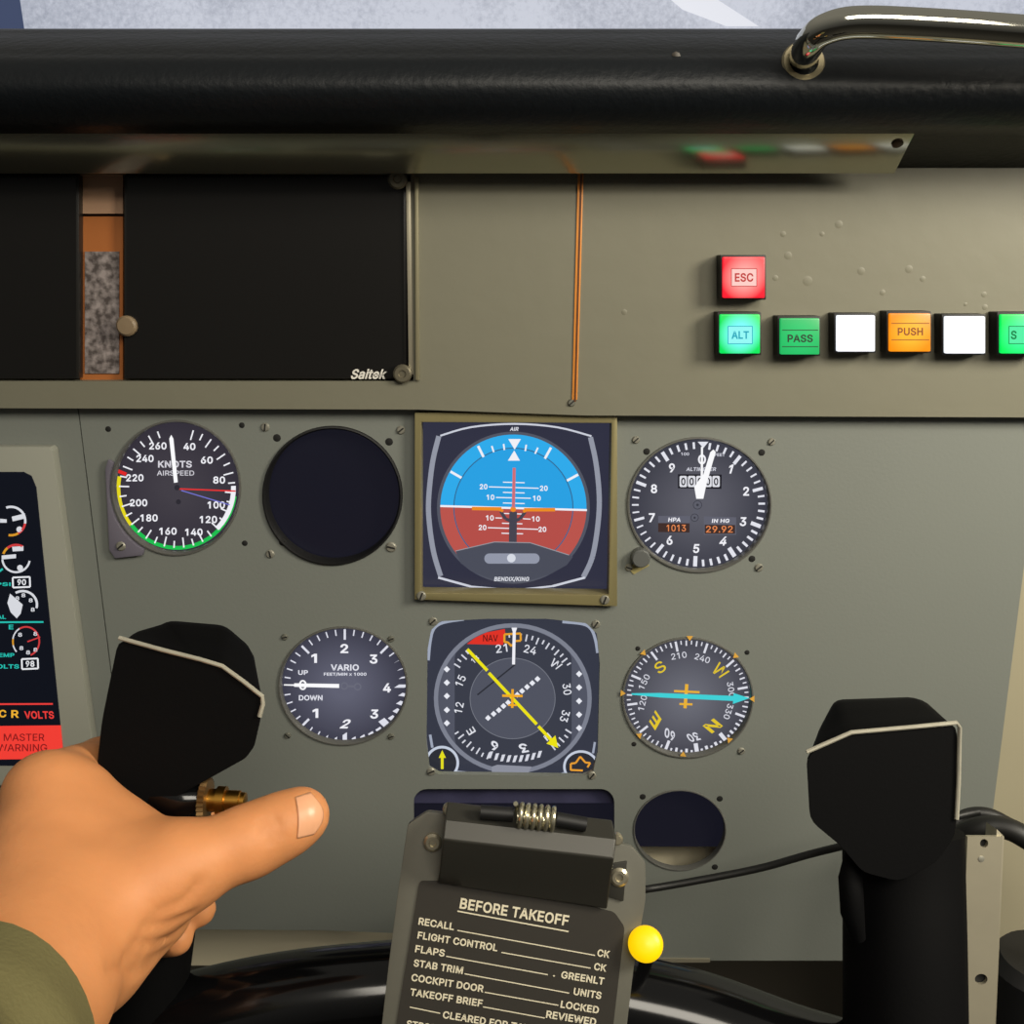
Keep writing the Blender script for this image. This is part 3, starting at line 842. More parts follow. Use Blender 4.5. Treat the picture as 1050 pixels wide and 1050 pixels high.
for u, v in ((292, 653), (401, 655), (295, 754), (401, 755)):
    screw(t_, u, v, 3.5, m=mat('dull_screw', (116, 116, 106), rough=0.5, metal=.4), ang=random.randint(0, 180))

# ---------------------------------------------------------------- horizontal situation indicator
t_ = thing('course_indicator', P(526, 797, 0), 'square compass instrument with a yellow course needle and red NAV flag', 'gauge')
z = lambda k: zoomed(430, 620, 5.25, YD - LY * k)
i = Ink(z(0)); i.poly([(15, 60), (1000, 60), (1000, 950), (15, 950)]); i.done('screen', em((54, 57, 70)), t_)
c = (503, 505)
i = Ink(z(1)); i.ring(c, 425, 405, 26); i.done('dial_ring', em((124, 128, 142)), t_)
i = Ink(z(2)); i.disc(c, 402, 382, 72); i.done('side_strips', em((82, 85, 99)), t_)  # grey disc left showing as strips at both sides of the card
i = Ink(z(3))
pts = [(c[0] + max(-313, min(317, 400 * math.sin(rad(a)))), c[1] - 380 * math.cos(rad(a))) for a in range(0, 360, 5)]
i.poly(pts); i.done('compass_card', em((58, 61, 73)), t_)
i = Ink(z(4)); i.disc((502, 505), 231, 219, 64); i.done('inner_rim', em((116, 119, 130)), t_)
i = Ink(z(5)); i.disc((502, 505), 227, 215, 64); i.done('inner_face', em((80, 83, 96)), t_)
for quad in range(4):
    i = Ink(z(5))
    for k in range(72):
        a = k * 5 + 2
        x = c[0] + 372 * math.sin(rad(a))
        if int(a // 90) != quad or 200 > a > 145 or abs(x - 503) > 318 or (318 < a < 357): continue
        i.tick(c, 372, 352, a, 38 if k % 2 == 0 else 24, 8)
    i.done('tick_marking', em((214, 216, 226)), t_)
i = Ink(z(5))
for k in range(9):
    x = 375 + k * 33
    yy = 505 + 352 * math.sqrt(max(0, 1 - ((x - 503) / 372) ** 2)) - 26
    i.poly([(x - 6, yy + 18), (x + 10, yy + 16), (x + 22, yy - 20), (x + 4, yy - 18)])
i.done('tick_marking', em((214, 216, 226)), t_)
i = Ink(z(6))
for s, x, y, rot, h_, w_ in (('21', 442, 235, -8, 44, 62), ('24', 597, 242, 14, 44, 66), ('W', 735, 322, 38, 46, 58), ('30', 795, 455, 82, 44, 60),
                         ('33', 783, 600, 106, 44, 60), ('E', 278, 680, 238, 44, 32), ('12', 213, 555, -78, 44, 58), ('15', 222, 410, -66, 44, 58), ('18', 300, 294, -40, 30, 40)):
    i.text(s, x, y, h_, w_, rot, False)
i.text('6', 405, 760, 48, 40, 200, True, -.3).text('3', 562, 772, 50, 44, 170, True, -.3).text('N', 690, 712, 34, 32, 140)
i.done('numeral_lettering', em((226, 228, 236)), t_)
i = Ink(z(6)); i.poly([(255, 212), (300, 178), (360, 150), (460, 131), (464, 170), (450, 217)]); i.done('nav_flag', em((222, 50, 38)), t_)
i = Ink(z(7)); i.text('NAV', 383, 180, 36, 80, bold=False); i.done('nav_lettering', em((70, 20, 20)), t_)
i = Ink(z(7)); i.path([(458, 160), (545, 155), (546, 194), (516, 196), (496, 224), (476, 202), (458, 202)], 11, True); i.done('heading_bug', em((228, 160, 40)), t_)
i = Ink(z(6)); i.line((312, 486), (516, 322), 8); i.done('dark_line', em((44, 46, 54)), t_)  # thin dark diagonal line across the inner face
i = Ink(z(8)); i.line((511, 128), (507, 322), 16).poly([(496, 124), (526, 124), (518, 150), (504, 150)]); i.done('lubber_line', M_WHITE, t_)
i = Ink(z(7))
dm = lambda x, y, r: i.poly([(x - r, y), (x, y - r), (x + r, y), (x, y + r)])
for x, y in ((636, 400), (608, 422), (580, 443), (553, 465), (527, 485), (478, 527), (453, 546), (428, 568), (400, 588), (370, 610)): dm(x, y, 16)
i.done('deviation_dot', em((232, 234, 242)), t_)
i = Ink(z(7))
for y in (348, 420, 492, 567, 638): dm(148, y, 17)
i.done('glide_dot', em((232, 234, 242)), t_)
i = Ink(z(7))
for y in (373, 446, 519, 592, 664): dm(860, y, 17)
i.done('glide_dot', em((232, 234, 242)), t_)
i = Ink(z(8)); i.line((258, 240), (366, 355), 17).line((374, 368), (632, 644), 17).line((641, 655), (722, 742), 17).poly([(748, 772), (684, 748), (732, 704)])
i.done('course_needle', em((236, 226, 20)), t_)
i = Ink(z(9)); i.line((446, 490), (556, 492), 13).line((502, 455), (500, 556), 13).line((478, 540), (524, 541), 10); i.done('aircraft_symbol', em((240, 170, 36)), t_)
i = Ink(z(3)); i.ring((122, 852), 92, 92, 14, -70, 165); i.done('knob_ring', em((196, 204, 220)), t_)
i = Ink(z(3)); i.ring((870, 872), 96, 88, 13, -165, 62); i.done('knob_ring', em((196, 204, 220)), t_)
i = Ink(z(2)); i.disc((122, 852), 84, n=40); i.done('knob_face', em((44, 46, 54)), t_)
i = Ink(z(2)); i.disc((870, 872), 86, 80, n=40); i.done('knob_face', em((44, 46, 54)), t_)
i = Ink(z(5)); i.line((123, 885), (123, 812), 15).poly([(123, 783), (143, 825), (104, 825)]); i.done('sync_arrow', em((226, 220, 30)), t_)
i = Ink(z(5)); i.path([(815, 892), (815, 856), (842, 852), (866, 818), (894, 850), (920, 852), (905, 876)], 10).line((815, 890), (880, 893), 10); i.done('heading_arrow', em((232, 158, 50)), t_)
for pts, wd in ((smooth_path([(48, 300), (58, 200), (78, 130), (130, 96), (240, 78)], 4), 16), (smooth_path([(770, 92), (880, 104), (925, 132), (948, 190), (960, 260)], 4), 16),
                ([(58, 700), (70, 770)], 14), ([(200, 902), (300, 912)], 18), ([(720, 925), (790, 905)], 14), ([(935, 800), (945, 740)], 12)):
    i = Ink(z(3)); i.path(pts, wd); i.done('case_border', em((158, 166, 184)), t_)
i = Ink(z(4))
i.poly([(390, 872), (420, 862), (605, 872), (585, 908), (390, 902)]); i.done('smudged_lettering', em((140, 143, 156)), t_)
for u, v in ((444, 637), (611, 640), (442, 791), (607, 795)):
    screw(t_, u, v, 4.5, ang=random.randint(20, 60))

# ---------------------------------------------------------------- radio magnetic indicator
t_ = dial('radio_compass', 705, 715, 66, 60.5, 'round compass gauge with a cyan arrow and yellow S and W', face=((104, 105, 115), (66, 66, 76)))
z = lambda k: zoomed(625, 640, 6.5625, YD - LY * k)
c = (526, 492)
i = Ink(z(1)); i.ring(c, 460, 424, 34); i.done('dark_edge', em((42, 42, 50)), t_)
i = Ink(z(2))
for k in range(72):
    a = -11.5 + k * 5.07
    d = ((a - 160 + 180) % 360) - 180
    sm = max(0.0, 1 - (abs(d) / 50) ** 2)
    ln, wd = (68, 15) if k % 6 == 0 else ((36, 10) if k % 2 == 0 else (26, 8))
    i.tick(c, 410, 382, a, ln, wd * (1 + .9 * sm))
i.done('tick_marking', em((220, 221, 230)), t_)
i = Ink(z(3))
for s, x, y, rot in (('210', 467, 212, -9), ('240', 625, 230, 18), ('300', 818, 440, 80), ('330', 800, 588, 108), ('120', 222, 530, -76), ('150', 234, 388, -64)):
    i.text(s, x, y, 42, 104, rot, False)
i.text('60', 405, 742, 60, 76, 208, True, -.4).text('30', 565, 760, 60, 76, 166, True, -.4)
i.done('numeral_lettering', em((214, 215, 224)), t_)
for q in (('S', 340, 290, 76, 66, -36, False), ('W', 745, 316, 84, 96, 44, False), ('E', 308, 647, 78, 74, 236, True, -.5), ('N', 695, 685, 78, 90, 146, True, -.3)):
    i = Ink(z(3)); i.text(*q); i.done('cardinal_letter', em((224, 196, 44)), t_)
i = Ink(z(4)); i.line((520, 404), (508, 566), 22).line((434, 450), (606, 458), 14).line((470, 537), (558, 540), 14); i.done('aircraft_symbol', em((232, 176, 54)), t_)
i = Ink(z(5)); i.line((148, 470), (340, 478), 10, 30).line((335, 478), (838, 500), 30, 34).poly([(835, 464), (942, 498), (830, 537)]); i.done('bearing_needle', em((64, 208, 214)), t_)
for x, y in ((540, 90), (228, 193), (85, 465), (200, 750), (495, 880), (808, 780), (965, 503), (850, 213)):
    dx, dy = c[0] - x, c[1] - y
    L = math.hypot(dx, dy); dx /= L; dy /= L
    mk = Ink(lambda a, b: P(625 + a / 6.5625, 640 + b / 6.5625, -0.0016))
    mk.poly([(x + dx * 24, y + dy * 24), (x - dy * 22 - dx * 10, y + dx * 22 - dy * 10), (x + dy * 22 - dx * 10, y - dx * 22 - dy * 10)])
    mk.done('rim_marker', mat('amber_paint', (222, 170, 70), rough=0.5), t_)
for u, v in ((654, 665), (766, 669), (650, 763)):
    bolt_hole(t_, u, v, 2.6)
screw(t_, 760, 770, 4, ang=40)

# ---------------------------------------------------------------- small empty opening
t_ = thing('empty_gauge_opening', P(697, 892, 0), 'small empty round opening low on the dashboard with beige beneath its dark half', 'opening')
rings = []
for k, y in ((1.03, -0.0002), (1.02, -0.0008), (1.0, -0.0008), (0.99, 0.0), (0.99, 0.004), (1.03, 0.004)):
    rings.append([P(697 + a * 46.5 * k, 851 + b * 40.5 * k, 0) + Vector((0, y, 0)) for a, b in ring])
rings.append(rings[0])
MB().loft(rings, cap=False).build('rim', mat('rim_grey', (92, 92, 88)), t_)
for u, v in ((659, 817), (738, 819), (657, 887), (733, 889)):
    bolt_hole(t_, u, v, 3.2)

# ---------------------------------------------------------------- engine display at the far side
t_ = thing('engine_display', P(20, 785, 0), 'tall engine display with small dials and a red MASTER WARNING banner', 'display')
yb = -0.008
ou = [(-160, 458), (51, 458), (54, 462), (100, 800), (98, 806), (-160, 806)]
MB().prism([P(u, v, yb) for u, v in ou], (0, 0.008, 0)).build('bezel', mat('bezel_grey', (146, 147, 136), rough=0.5), t_, bev=0.0012)
ys = yb - 0.0006
sc_ = [(-150, 484), (24, 484), (32, 488), (37, 500), (66, 785), (-150, 785)]
MB().prism([P(u, v, ys) for u, v in sc_], (0, 0.0006, 0)).build('screen', em((14, 17, 26)), t_, smooth=False)
z = lambda k: zoomed(0, 440, 2.917, ys - LY * k)
i = Ink(z(1))
i.ring((33, 275), 46, 46, 7, -20, 100).ring((48, 387), 44, 44, 6, 100, 265).ring((68, 525), 46, 44, 7, -30, 105).ring((78, 635), 42, 46, 4, 225, 330)
i.poly([(0, 268), (20, 270), (20, 280), (0, 280)]).poly([(35, 262), (75, 252), (72, 268), (38, 276)])
i.poly([(5, 378), (48, 374), (48, 386), (5, 390)]).poly([(36, 352), (70, 350), (70, 364), (38, 366)]).disc((58, 300), 9, n=12).disc((60, 415), 9, n=12)
i.poly([(68, 525), (30, 492), (22, 520), (32, 548), (50, 566), (62, 552)])
for x, y in ((70, 497), (92, 512), (98, 540), (52, 506), (60, 615), (106, 612), (64, 655), (84, 668), (106, 660)): i.text('8', x, y, 12, 12)
i.done('dial_marks', em((214, 216, 222)), t_)
for bx, txt in (([(38, 444), (89, 442), (90, 472), (39, 474)], ('90', 65, 458, 18, 26)), ([(65, 688), (113, 686), (114, 716), (66, 718)], ('98', 90, 702, 18, 26))):
    i = Ink(z(1)); i.path(bx, 5, True).text(*txt); i.done('readout', em((232, 234, 238)), t_)
i = Ink(z(1)); i.ring((33, 275), 46, 46, 7, 100, 190).ring((48, 387), 44, 44, 7, -50, 30).ring((78, 635), 42, 46, 5, -30, 160).line((82, 636), (120, 622), 4); i.done('red_arcs', em((206, 60, 62)), t_)
i = Ink(z(2)); i.ring((33, 275), 46, 46, 7, 150, 190).ring((48, 387), 44, 44, 7, -70, -40).ring((78, 635), 42, 46, 5, 255, 280); i.done('amber_arcs', em((214, 150, 40)), t_)
i = Ink(z(1)); i.line((-60, 578), (130, 577), 5).text('PSI', 10, 464, 11, 44).text('GAL', -4, 562, 12, 44).text('TEMP', 12, 676, 12, 62).text('VOLTS', 14, 710, 13, 86).text('E', 33, 592, 14, 14).line((-20, 440), (8, 418), 6)
i.done('cyan_legends', em((38, 190, 176)), t_)
i = Ink(z(1)); i.line((-60, 823), (158, 822), 5).text('VOLTS', 117, 855, 23, 88, shear=-.1); i.done('red_legend', em((234, 62, 58)), t_)
i = Ink(z(1)); i.text('C', 8, 851, 23, 22).text('R', 45, 852, 23, 23); i.done('amber_legend', em((236, 176, 50)), t_)
i = Ink(z(1)); i.poly([(-180, 890), (182, 886), (191, 986), (-180, 990)]); i.done('warning_banner', em((240, 62, 52)), t_)
i = Ink(z(2)); i.text('MASTER', 72, 922, 22, 122, bold=False).text('WARNING', 66, 953, 22, 150, bold=False); i.done('warning_lettering', em((128, 24, 26)), t_)

# ---------------------------------------------------------------- upper fascia
fo = [(-160, 172), (1160, 172), (1160, 429), (1050, 428), (600, 426), (430, 420), (-160, 418)]
op = [(-150, 177), (421, 179), (424, 391), (-150, 391)]
fas = plate('avionics_fascia', M_FASC, fo, [op], YF, 0.0095, loc=P(525, 425, YF))
props(fas, 'olive-grey upper fascia carrying the lit buttons and the dark screens', 'fascia')
# back sheet behind the opening
bs = MB().box((P(-150, 300, .0015).x, .0015, P(0, 393, .0015).z), (P(424, 300, .0015).x, .003, P(0, 176, .0015).z)).build('back_sheet', mat('dark_sheet', (60, 44, 30), rough=.7), fas)


def dark_screen(u0, u1, label, logo=False):
    t_ = thing('flight_display', P((u0 + u1) / 2, 390, YF), label, 'screen')
    yf = YF + 0.002
    pts = [P(u, v, yf) for u, v in ((u0, 179.5), (u1, 179.5), (u1, 388.5), (u0, 388.5))]
    MB().prism(pts, (0, 0.0062, 0)).build('case', mat('charcoal_case', (30, 29, 27), rough=0.35), t_, bev=0.0007)
    yg = yf - 0.0003
    m_ = 3
    pts = [P(u, v, yg) for u, v in ((u0 + m_, 182), (u1 - m_, 182), (u1 - m_, 387), (u0 + m_, 387))]
    MB().prism(pts, (0, 0.0004, 0)).build('glass', M_GLASS_OFF, t_, smooth=False)
    if logo:
        k_ = Ink(lambda a, b: P(a, b, yg - 0.0001))
        k_.text('Saitek', 378.5, 383.5, 10.5, 36, 0, True, .3)
        k_.done('logo', mat('white_print', (225, 222, 214), rough=.5), t_)
    return t_


dark_screen(-145, 81, 'unlit black flight screen cut off by the edge of the frame, beside the orange slot')
t_ = dark_screen(127, 417, 'unlit black flight screen with a small white logo in its corner', True)
# slot between the two screens: beige, orange and speckled grey pieces
s1 = MB().prism([P(u, v, YF + .007) for u, v in ((82, 178), (126, 178), (126, 219), (82, 219))], (0, .004, 0)).build('beige_strip', mat('beige_matte', (176, 140, 112), rough=.6), loc=P(104, 219, YF + .007))
props(s1, 'beige strip topmost in the slot between the two dark screens', 'card')
s2 = MB().prism([P(u, v, YF + .0075) for u, v in ((82, 222), (126, 222), (126, 390), (82, 390))], (0, .004, 0)).build('orange_strip', mat('orange_mottle', (164, 96, 42), rough=.6, vary=.15, vscale=40), loc=P(104, 390, YF + .0075))
props(s2, 'orange strip in the slot between the two dark screens', 'board')
mg = mat('grey_speckle', (112, 102, 100), rough=.7, vary=.0)
ng = mg.node_tree
v_ = ng.nodes.new('ShaderNodeTexNoise'); v_.inputs['Scale'].default_value = 230; v_.inputs['Detail'].default_value = 3
tcx = ng.nodes.new('ShaderNodeTexCoord')
r_ = ng.nodes.new('ShaderNodeValToRGB')
r_.color_ramp.elements[0].position = .38; r_.color_ramp.elements[0].color = lin((70, 62, 60))
r_.color_ramp.elements[1].position = .66; r_.color_ramp.elements[1].color = lin((150, 140, 138))
ng.links.new(tcx.outputs['Object'], v_.inputs['Vector']); ng.links.new(v_.outputs['Fac'], r_.inputs[0])
ng.links.new(r_.outputs[0], ng.nodes['Principled BSDF'].inputs['Base Color'])
s3 = MB().prism([P(u, v, YF + .0066) for u, v in ((87, 258), (122, 258), (122, 383), (87, 383))], (0, .0008, 0)).build('speckled_patch', mg, loc=P(104, 383, YF + .0066))
props(s3, 'grey speckled patch on the orange strip', 'fabric')
kb = MB().lathe(P(131, 334, YF + .0018), (0, -1, 0), [(0, .0056), (.0025, .0056), (.0036, .0045), (.0038, 0)], 24).build('round_plug', mat('beige_knob', (128, 110, 86), rough=.5), loc=P(131, 334, YF))
props(kb, 'small round beige plug at the edge of the slot by the dark screen', 'plug')
# rail and thumb screws beside the screen
rl = thing('screen_rail', P(423, 391, YF), 'thin bright metal rail along the edge of the dark logo screen', 'rail')
MB().prism([P(u, v, YF - .001) for u, v in ((416, 186), (421, 186), (424, 384), (419, 384))], (0, .006, 0)).build('inner_edge', M_ALU2, rl, bev=.0005)
MB().prism([P(u, v, YF - .003) for u, v in ((425, 181), (429, 181), (430, 390), (426, 390))], (0, .003, 0)).build('outer_edge', mat('rail_olive', (140, 134, 108), rough=.45, metal=.4), rl, bev=.0005)
for u, v in ((408, 184), (413, 383)):
    c_ = P(u, v, YF - .001)
    MB().lathe(c_, (0, -1, 0), [(0, .0052), (.002, .0052), (.003, .0042), (.003, .0022), (.0022, .0018), (.0022, 0)], 20).build('thumb_screw', mat('thumb_steel', (128, 122, 104), rough=.4, metal=.7), rl)

# orange strip with a darker slot, set into the fascia
sl = thing('orange_seam', P(589, 416, YF), 'narrow upright orange strip set into the fascia', 'strip')
MB().prism([P(u, v, YF - .0008) for u, v in ((592.5, 177), (598.5, 177), (592, 410), (586.5, 410))], (0, .001, 0)).build('strip_edge', mat('orange_edge', (222, 142, 62), rough=.35), sl, bev=.0003)
MB().prism([P(u, v, YF - .0011) for u, v in ((595.2, 177), (597, 177), (590.6, 412), (588.8, 412))], (0, .0006, 0)).build('strip_core', mat('dark_core', (92, 52, 24), rough=.5), sl, smooth=False)
screw(sl, 586, 413, 4, YF, m=mat('dull_screw', (116, 116, 106)))

# small dents and paint blisters on the fascia
for u, v, r in ((803, 240, 3), (843, 240, 2.5), (795, 285, 3), (808, 262, 4), (828, 288, 5), (883, 278, 4), (932, 276, 4), (946, 286, 3), (1009, 302, 3), (860, 230, 4), (905, 300, 3), (1010, 315, 3), (640, 320, 3), (990, 312, 2)):
    c_ = P(u, v, YF)
    k_ = r * .0007
    MB().lathe(c_ + Vector((0, .0002, 0)), (0, -1, 0), [(0, k_), (.00022, k_ * .75), (.00034, k_ * .4), (.00038, 0)], 12).build('paint_blister', M_FASC, fas)

# ---------------------------------------------------------------- lit push buttons
def lit_cap(name, edge, mid, k):
    if name in MATS: return MATS[name]
    m = mat(name, tuple(c * .45 for c in edge), rough=.35, emit=k)
    n_ = m.node_tree
    t2 = n_.nodes.new('ShaderNodeTexCoord')
    g = n_.nodes.new('ShaderNodeVectorMath'); g.operation = 'LENGTH'
    n_.links.new(t2.outputs['Object'], g.inputs[0])
    mp = n_.nodes.new('ShaderNodeMapRange'); mp.inputs[1].default_value = .005; mp.inputs[2].default_value = .0125
    n_.links.new(g.outputs['Value'], mp.inputs[0])
    rr = n_.nodes.new('ShaderNodeValToRGB')
    rr.color_ramp.elements[0].color = lin(mid); rr.color_ramp.elements[1].color = lin(edge)
    n_.links.new(mp.outputs[0], rr.inputs[0])
    n_.links.new(rr.outputs[0], n_.nodes['Principled BSDF'].inputs['Emission Color'])
    return m


BH = 0.0125


def button(u0, v0, u1, v1, label, cap, word=None, wcol=None, ww=22, wh=9, box=None, lines=False, dy=0, plate_=None):
    yc = YF - BH
    cu, cv = (u0 + u1) / 2, (v0 + v1) / 2
    ctr = P(cu, cv, yc)
    t_ = thing('push_button', ctr, label, 'button', None)
    pr = lambda y, g: [P(u, v, yc) + Vector((0, y - yc, 0)) for u, v in ((u0 - g, v0 - g), (u1 + g, v0 - g), (u1 + g, v1 + g), (u0 - g, v1 + g))]
    MB().prism(pr(yc + .0022, 1.6), (0, BH - .0022, 0)).build('housing', M_BLACK, t_, bev=.0005)
    MB().prism(pr(yc, -.4), (0, .0045, 0)).build('lens_cap', cap, t_, bev=.0008)
    k_ = Ink(lambda a, b: P(a, b, yc - .00012))
    if box:
        kp = Ink(lambda a, b: P(a, b, yc - .00006))
        kp.poly([(cu - box[0], cv + dy - box[1]), (cu + box[0], cv + dy - box[1]), (cu + box[0], cv + dy + box[1]), (cu - box[0], cv + dy + box[1])])
        kp.done('legend_plate', plate_, t_)
    if word:
        k_.text(word, cu + (0 if word != 'S' else -8), cv + dy, wh, ww, 0, True)
        if box: k_.path([(cu - box[0], cv + dy - box[1]), (cu + box[0], cv + dy - box[1]), (cu + box[0], cv + dy + box[1]), (cu - box[0], cv + dy + box[1])], .8, True)
        if lines:
            for q in (-8.5, 8.5): k_.line((u0 + 2, cv + dy + q), (u1 - 2, cv + dy + q), .8)
        k_.done('legend', wcol, t_)
    return t_


button(741, 263, 785, 306, 'red lit push button marked ESC, alone above the row', lit_cap('lit_red', (246, 22, 44), (255, 158, 152), 1.05), 'ESC', mat('red_print', (170, 24, 28)), 19, 9, (13, 9), plate_=em((255, 208, 200)))
button(738, 322, 780, 363, 'cyan-green lit push button marked ALT directly below the ESC button', lit_cap('lit_cyan', (0, 214, 84), (120, 250, 248), 1.05), 'ALT', em((40, 168, 190)), 18, 8, (12.5, 9), dy=1, plate_=em((150, 250, 246)))
button(800, 326, 841, 364, 'dull green push button marked PASS beside the ALT button', lit_cap('lit_green', (30, 172, 90), (36, 186, 102), 1.05), 'PASS', mat('dark_print', (14, 40, 24)), 26, 8, None, True, dy=2)
button(858, 323, 898, 361, 'plain white lit push button between PASS and PUSH', lit_cap('lit_white', (236, 240, 246), (255, 255, 255), 1.2))
button(912, 321, 955, 361, 'orange lit push button marked PUSH', lit_cap('lit_orange', (246, 140, 10), (255, 180, 46), 1.0), 'PUSH', mat('brown_print', (120, 62, 10)), 26, 8, None, True, dy=-1)
button(969, 324, 1011, 363, 'plain white lit push button between PUSH and the last green button', lit_cap('lit_white', (236, 240, 246), (255, 255, 255), 1.2))
button(1026, 322, 1069, 363, 'bright green lit push button at the end of the row, cut by the frame', lit_cap('lit_lime', (0, 226, 84), (60, 240, 150), 1.1), 'S', em((20, 130, 70)), 6, 9, (13, 9), dy=1, plate_=em((90, 244, 170)))

# ---------------------------------------------------------------- aluminium trim strip under the glareshield
SA = rad(36)
YS = YF - .020
ts = thing('trim_angle', P(470, 178, YF), 'long brushed aluminium angle strip under the black glareshield', 'strip')
zb = P(525, 178, YS).z
d3 = Vector((0, -math.cos(SA), math.sin(SA)))
n3 = Vector((0, math.sin(SA), math.cos(SA)))
SL = 0.0355
xl, xr = P(-160, 178, YS).x, P(917, 178, YS).x
q0 = Vector((xl, YS, zb)); q1 = Vector((xr, YS, zb))
MB().prism([q0, q1, q1 + d3 * SL, q0 + d3 * SL], n3 * .0016).build('strip_face', M_ALU, ts, bev=.0003)
e0, e1 = q0 + d3 * (SL + .0001), q1 + d3 * (SL + .0001)
MB().prism([e0, e1, e1 + Vector((0, 0, .0022)), e0 + Vector((0, 0, .0022))], (0, .001, 0)).build('strip_lip', mat('lip_aluminium', (186, 182, 158), rough=.45, metal=.3), ts, smooth=False)  # lighter metal than the face, part of the edge highlight put into its colour
cs = q1 + d3 * SL * .62 + Vector((-.006, 0, 0))
MB().lathe(cs, -n3, [(0, .0028), (.0006, .0028), (.0009, .0018), (.0009, 0)], 14).build('screw', mat('dark_screw', (60, 50, 40), rough=.4, metal=.8), ts)

# ---------------------------------------------------------------- glareshield
tip = q1 + d3 * SL
zf = lambda v, y: P(525, v, y).z
ty = tip.y
prof = [(ty + .012, zf(135.5, ty) - 0.0005), (ty - .0012, zf(134.2, ty))]
for dy, v in ((-.010, 126), (-.018, 108), (-.021, 86), (-.016, 64), (-.008, 55), (.002, 46), (.020, 36), (.046, 30)):
    prof.append((ty + dy, zf(v, ty + dy)))
ztop = prof[-1][1]
prof += [(.05, ztop + .003), (.16, ztop - .002)]
prof = [tuple(p) for p in smooth_path(prof, 6)]
zlow = P(525, 172, 0).z
back = [(.16, zlow), (YF + 0.001, zlow), (YF + .001, zb + .004)]
ring2 = prof + back
gs = MB()
nx = 60
rings = []
for k in range(nx + 1):
    x = -.42 + .84 * k / nx
    wob = .0003 * math.sin(k * .61)
    rings.append([Vector((x, y + (wob if y < -.03 else 0), z_)) for y, z_ in ring2])
gl = gs.loft(rings).build('glareshield', M_VINYL, loc=(0, .1, zlow))
autosmooth(gl, 50)
props(gl, 'padded black vinyl glareshield across the top of the dashboard', 'dashboard cover')
sp0 = P(693, 58, ty - .0095)
MB().lathe(sp0, (EYE - sp0), [(-.004, .0012), (0.001, .0022), (.0016, .0012), (.0018, 0)], 8).build('scuff', mat('scuff_grey', (72, 67, 60)), gl)

# grab handle on the glareshield
hd = thing('grab_handle', P(824, 62, ty - .012), 'polished chrome grab handle mounted on the glareshield', 'handle')
hp = smooth_path([tuple(P(u, v, ty + dy)) for u, v, dy in ((823, 62, -.006), (825, 56, -.022), (832, 42, -.036), (846, 30, -.044), (880, 23, -.048), (960, 26, -.049), (1060, 33, -.049), (1180, 42, -.047), (1230, 52, -.035), (1236, 62, -.006))], 8)
MB().tube(hp, .0066, 20).build('bar', M_CHROME, hd)
fb = P(823.5, 64, ty - .0165)
MB().lathe(fb, Vector((0, -1, .35)), [(-.012, .0100), (.0005, .0100), (.0015, .0092), (.0015, .0068), (0, .0066)], 24).build('flange', mat('flange_steel', (150, 140, 112), rough=.4, metal=.7), hd)

# ---------------------------------------------------------------- control yoke with its two horns
yk = thing('control_yoke', W(520, 1060, .45), 'black control yoke with two boxy horns on a bar below the dashboard', 'yoke')


def horn(front, back, d0, length, edge_pts, name):
    """front outline at distance d0, running back towards the dashboard to the smaller back outline"""
    f = np.array([tuple(W(u, v, d0)) for u, v in front])
    k_ = np.array([tuple(W(u, v, d0 + length)) for u, v in back])
    cf, ck = f.mean(0), k_.mean(0)
    secs = []
    for t, sq in ((-.0, .985), (.03, 1.0), (.25, 1.0), (.5, 1.005), (.72, 1.01), (.88, .98), (.96, .93), (1.0, .84)):
        p = f * (1 - t) + k_ * t
        c_ = cf * (1 - t) + ck * t
        secs.append([Vector(c_ + (q - c_) * sq) for q in p])
    o = MB().loft(secs).build(name, M_YOKE, yk)
    autosmooth(o, 32)
    tub = MB().tube([W(u, v, d0 - .0006) for u, v in edge_pts], .0009, 8)
    tub.build('worn_edge', mat('worn_metal', (172, 168, 152), rough=.45, metal=.3, vary=.25, vscale=150), o)
    return o


def soften(pts, r=.25, n=3):
    out = []
    L = len(pts)
    for k in range(L):
        a, b, c_ = (np.array(pts[(k - 1) % L], float), np.array(pts[k], float), np.array(pts[(k + 1) % L], float))
        rr = min(12, r * np.linalg.norm(a - b), r * np.linalg.norm(c_ - b))
        p = b + (a - b) / np.linalg.norm(a - b) * rr
        q = b + (c_ - b) / np.linalg.norm(c_ - b) * rr
        for s in range(n + 1):
            t = s / n
            out.append(tuple((1 - t) ** 2 * p + 2 * t * (1 - t) * b + t * t * q))
    return out


h1 = horn(soften([(121, 655), (205, 677), (229, 684), (270, 716), (268, 737), (261, 766), (252, 778), (205, 804), (150, 834), (112, 812), (98, 795), (104, 740)]),
          soften([(138, 650), (168, 629), (232, 634), (257, 656), (259, 690), (254, 750), (245, 765), (205, 790), (155, 815), (122, 795), (113, 780), (118, 720)]),
          .400, .044, [(122, 654), (165, 666), (205, 676), (228, 683), (250, 699), (269, 714), (269.5, 722), (266, 735)], 'horn_head')
h2 = horn(soften([(826, 773), (872, 753), (982, 742), (984, 800), (980, 858), (962, 884), (922, 905), (884, 895), (862, 868), (830, 842)]),
          soften([(842, 745), (852, 711), (938, 709), (968, 745), (968, 830), (950, 860), (918, 880), (888, 872), (868, 850), (844, 820)]),
          .405, .044, [(827, 771), (850, 761), (873, 751), (930, 746), (981, 741), (984, 746), (983, 800), (981, 840)], 'horn_head')
# grips
def grip(pts, r, nm='grip'):
    pp = smooth_path([list(W(*q)) for q in pts], 6)
    return MB().tube([tuple(p) for p in pp], r, 24).build(nm, M_YOKE, yk)


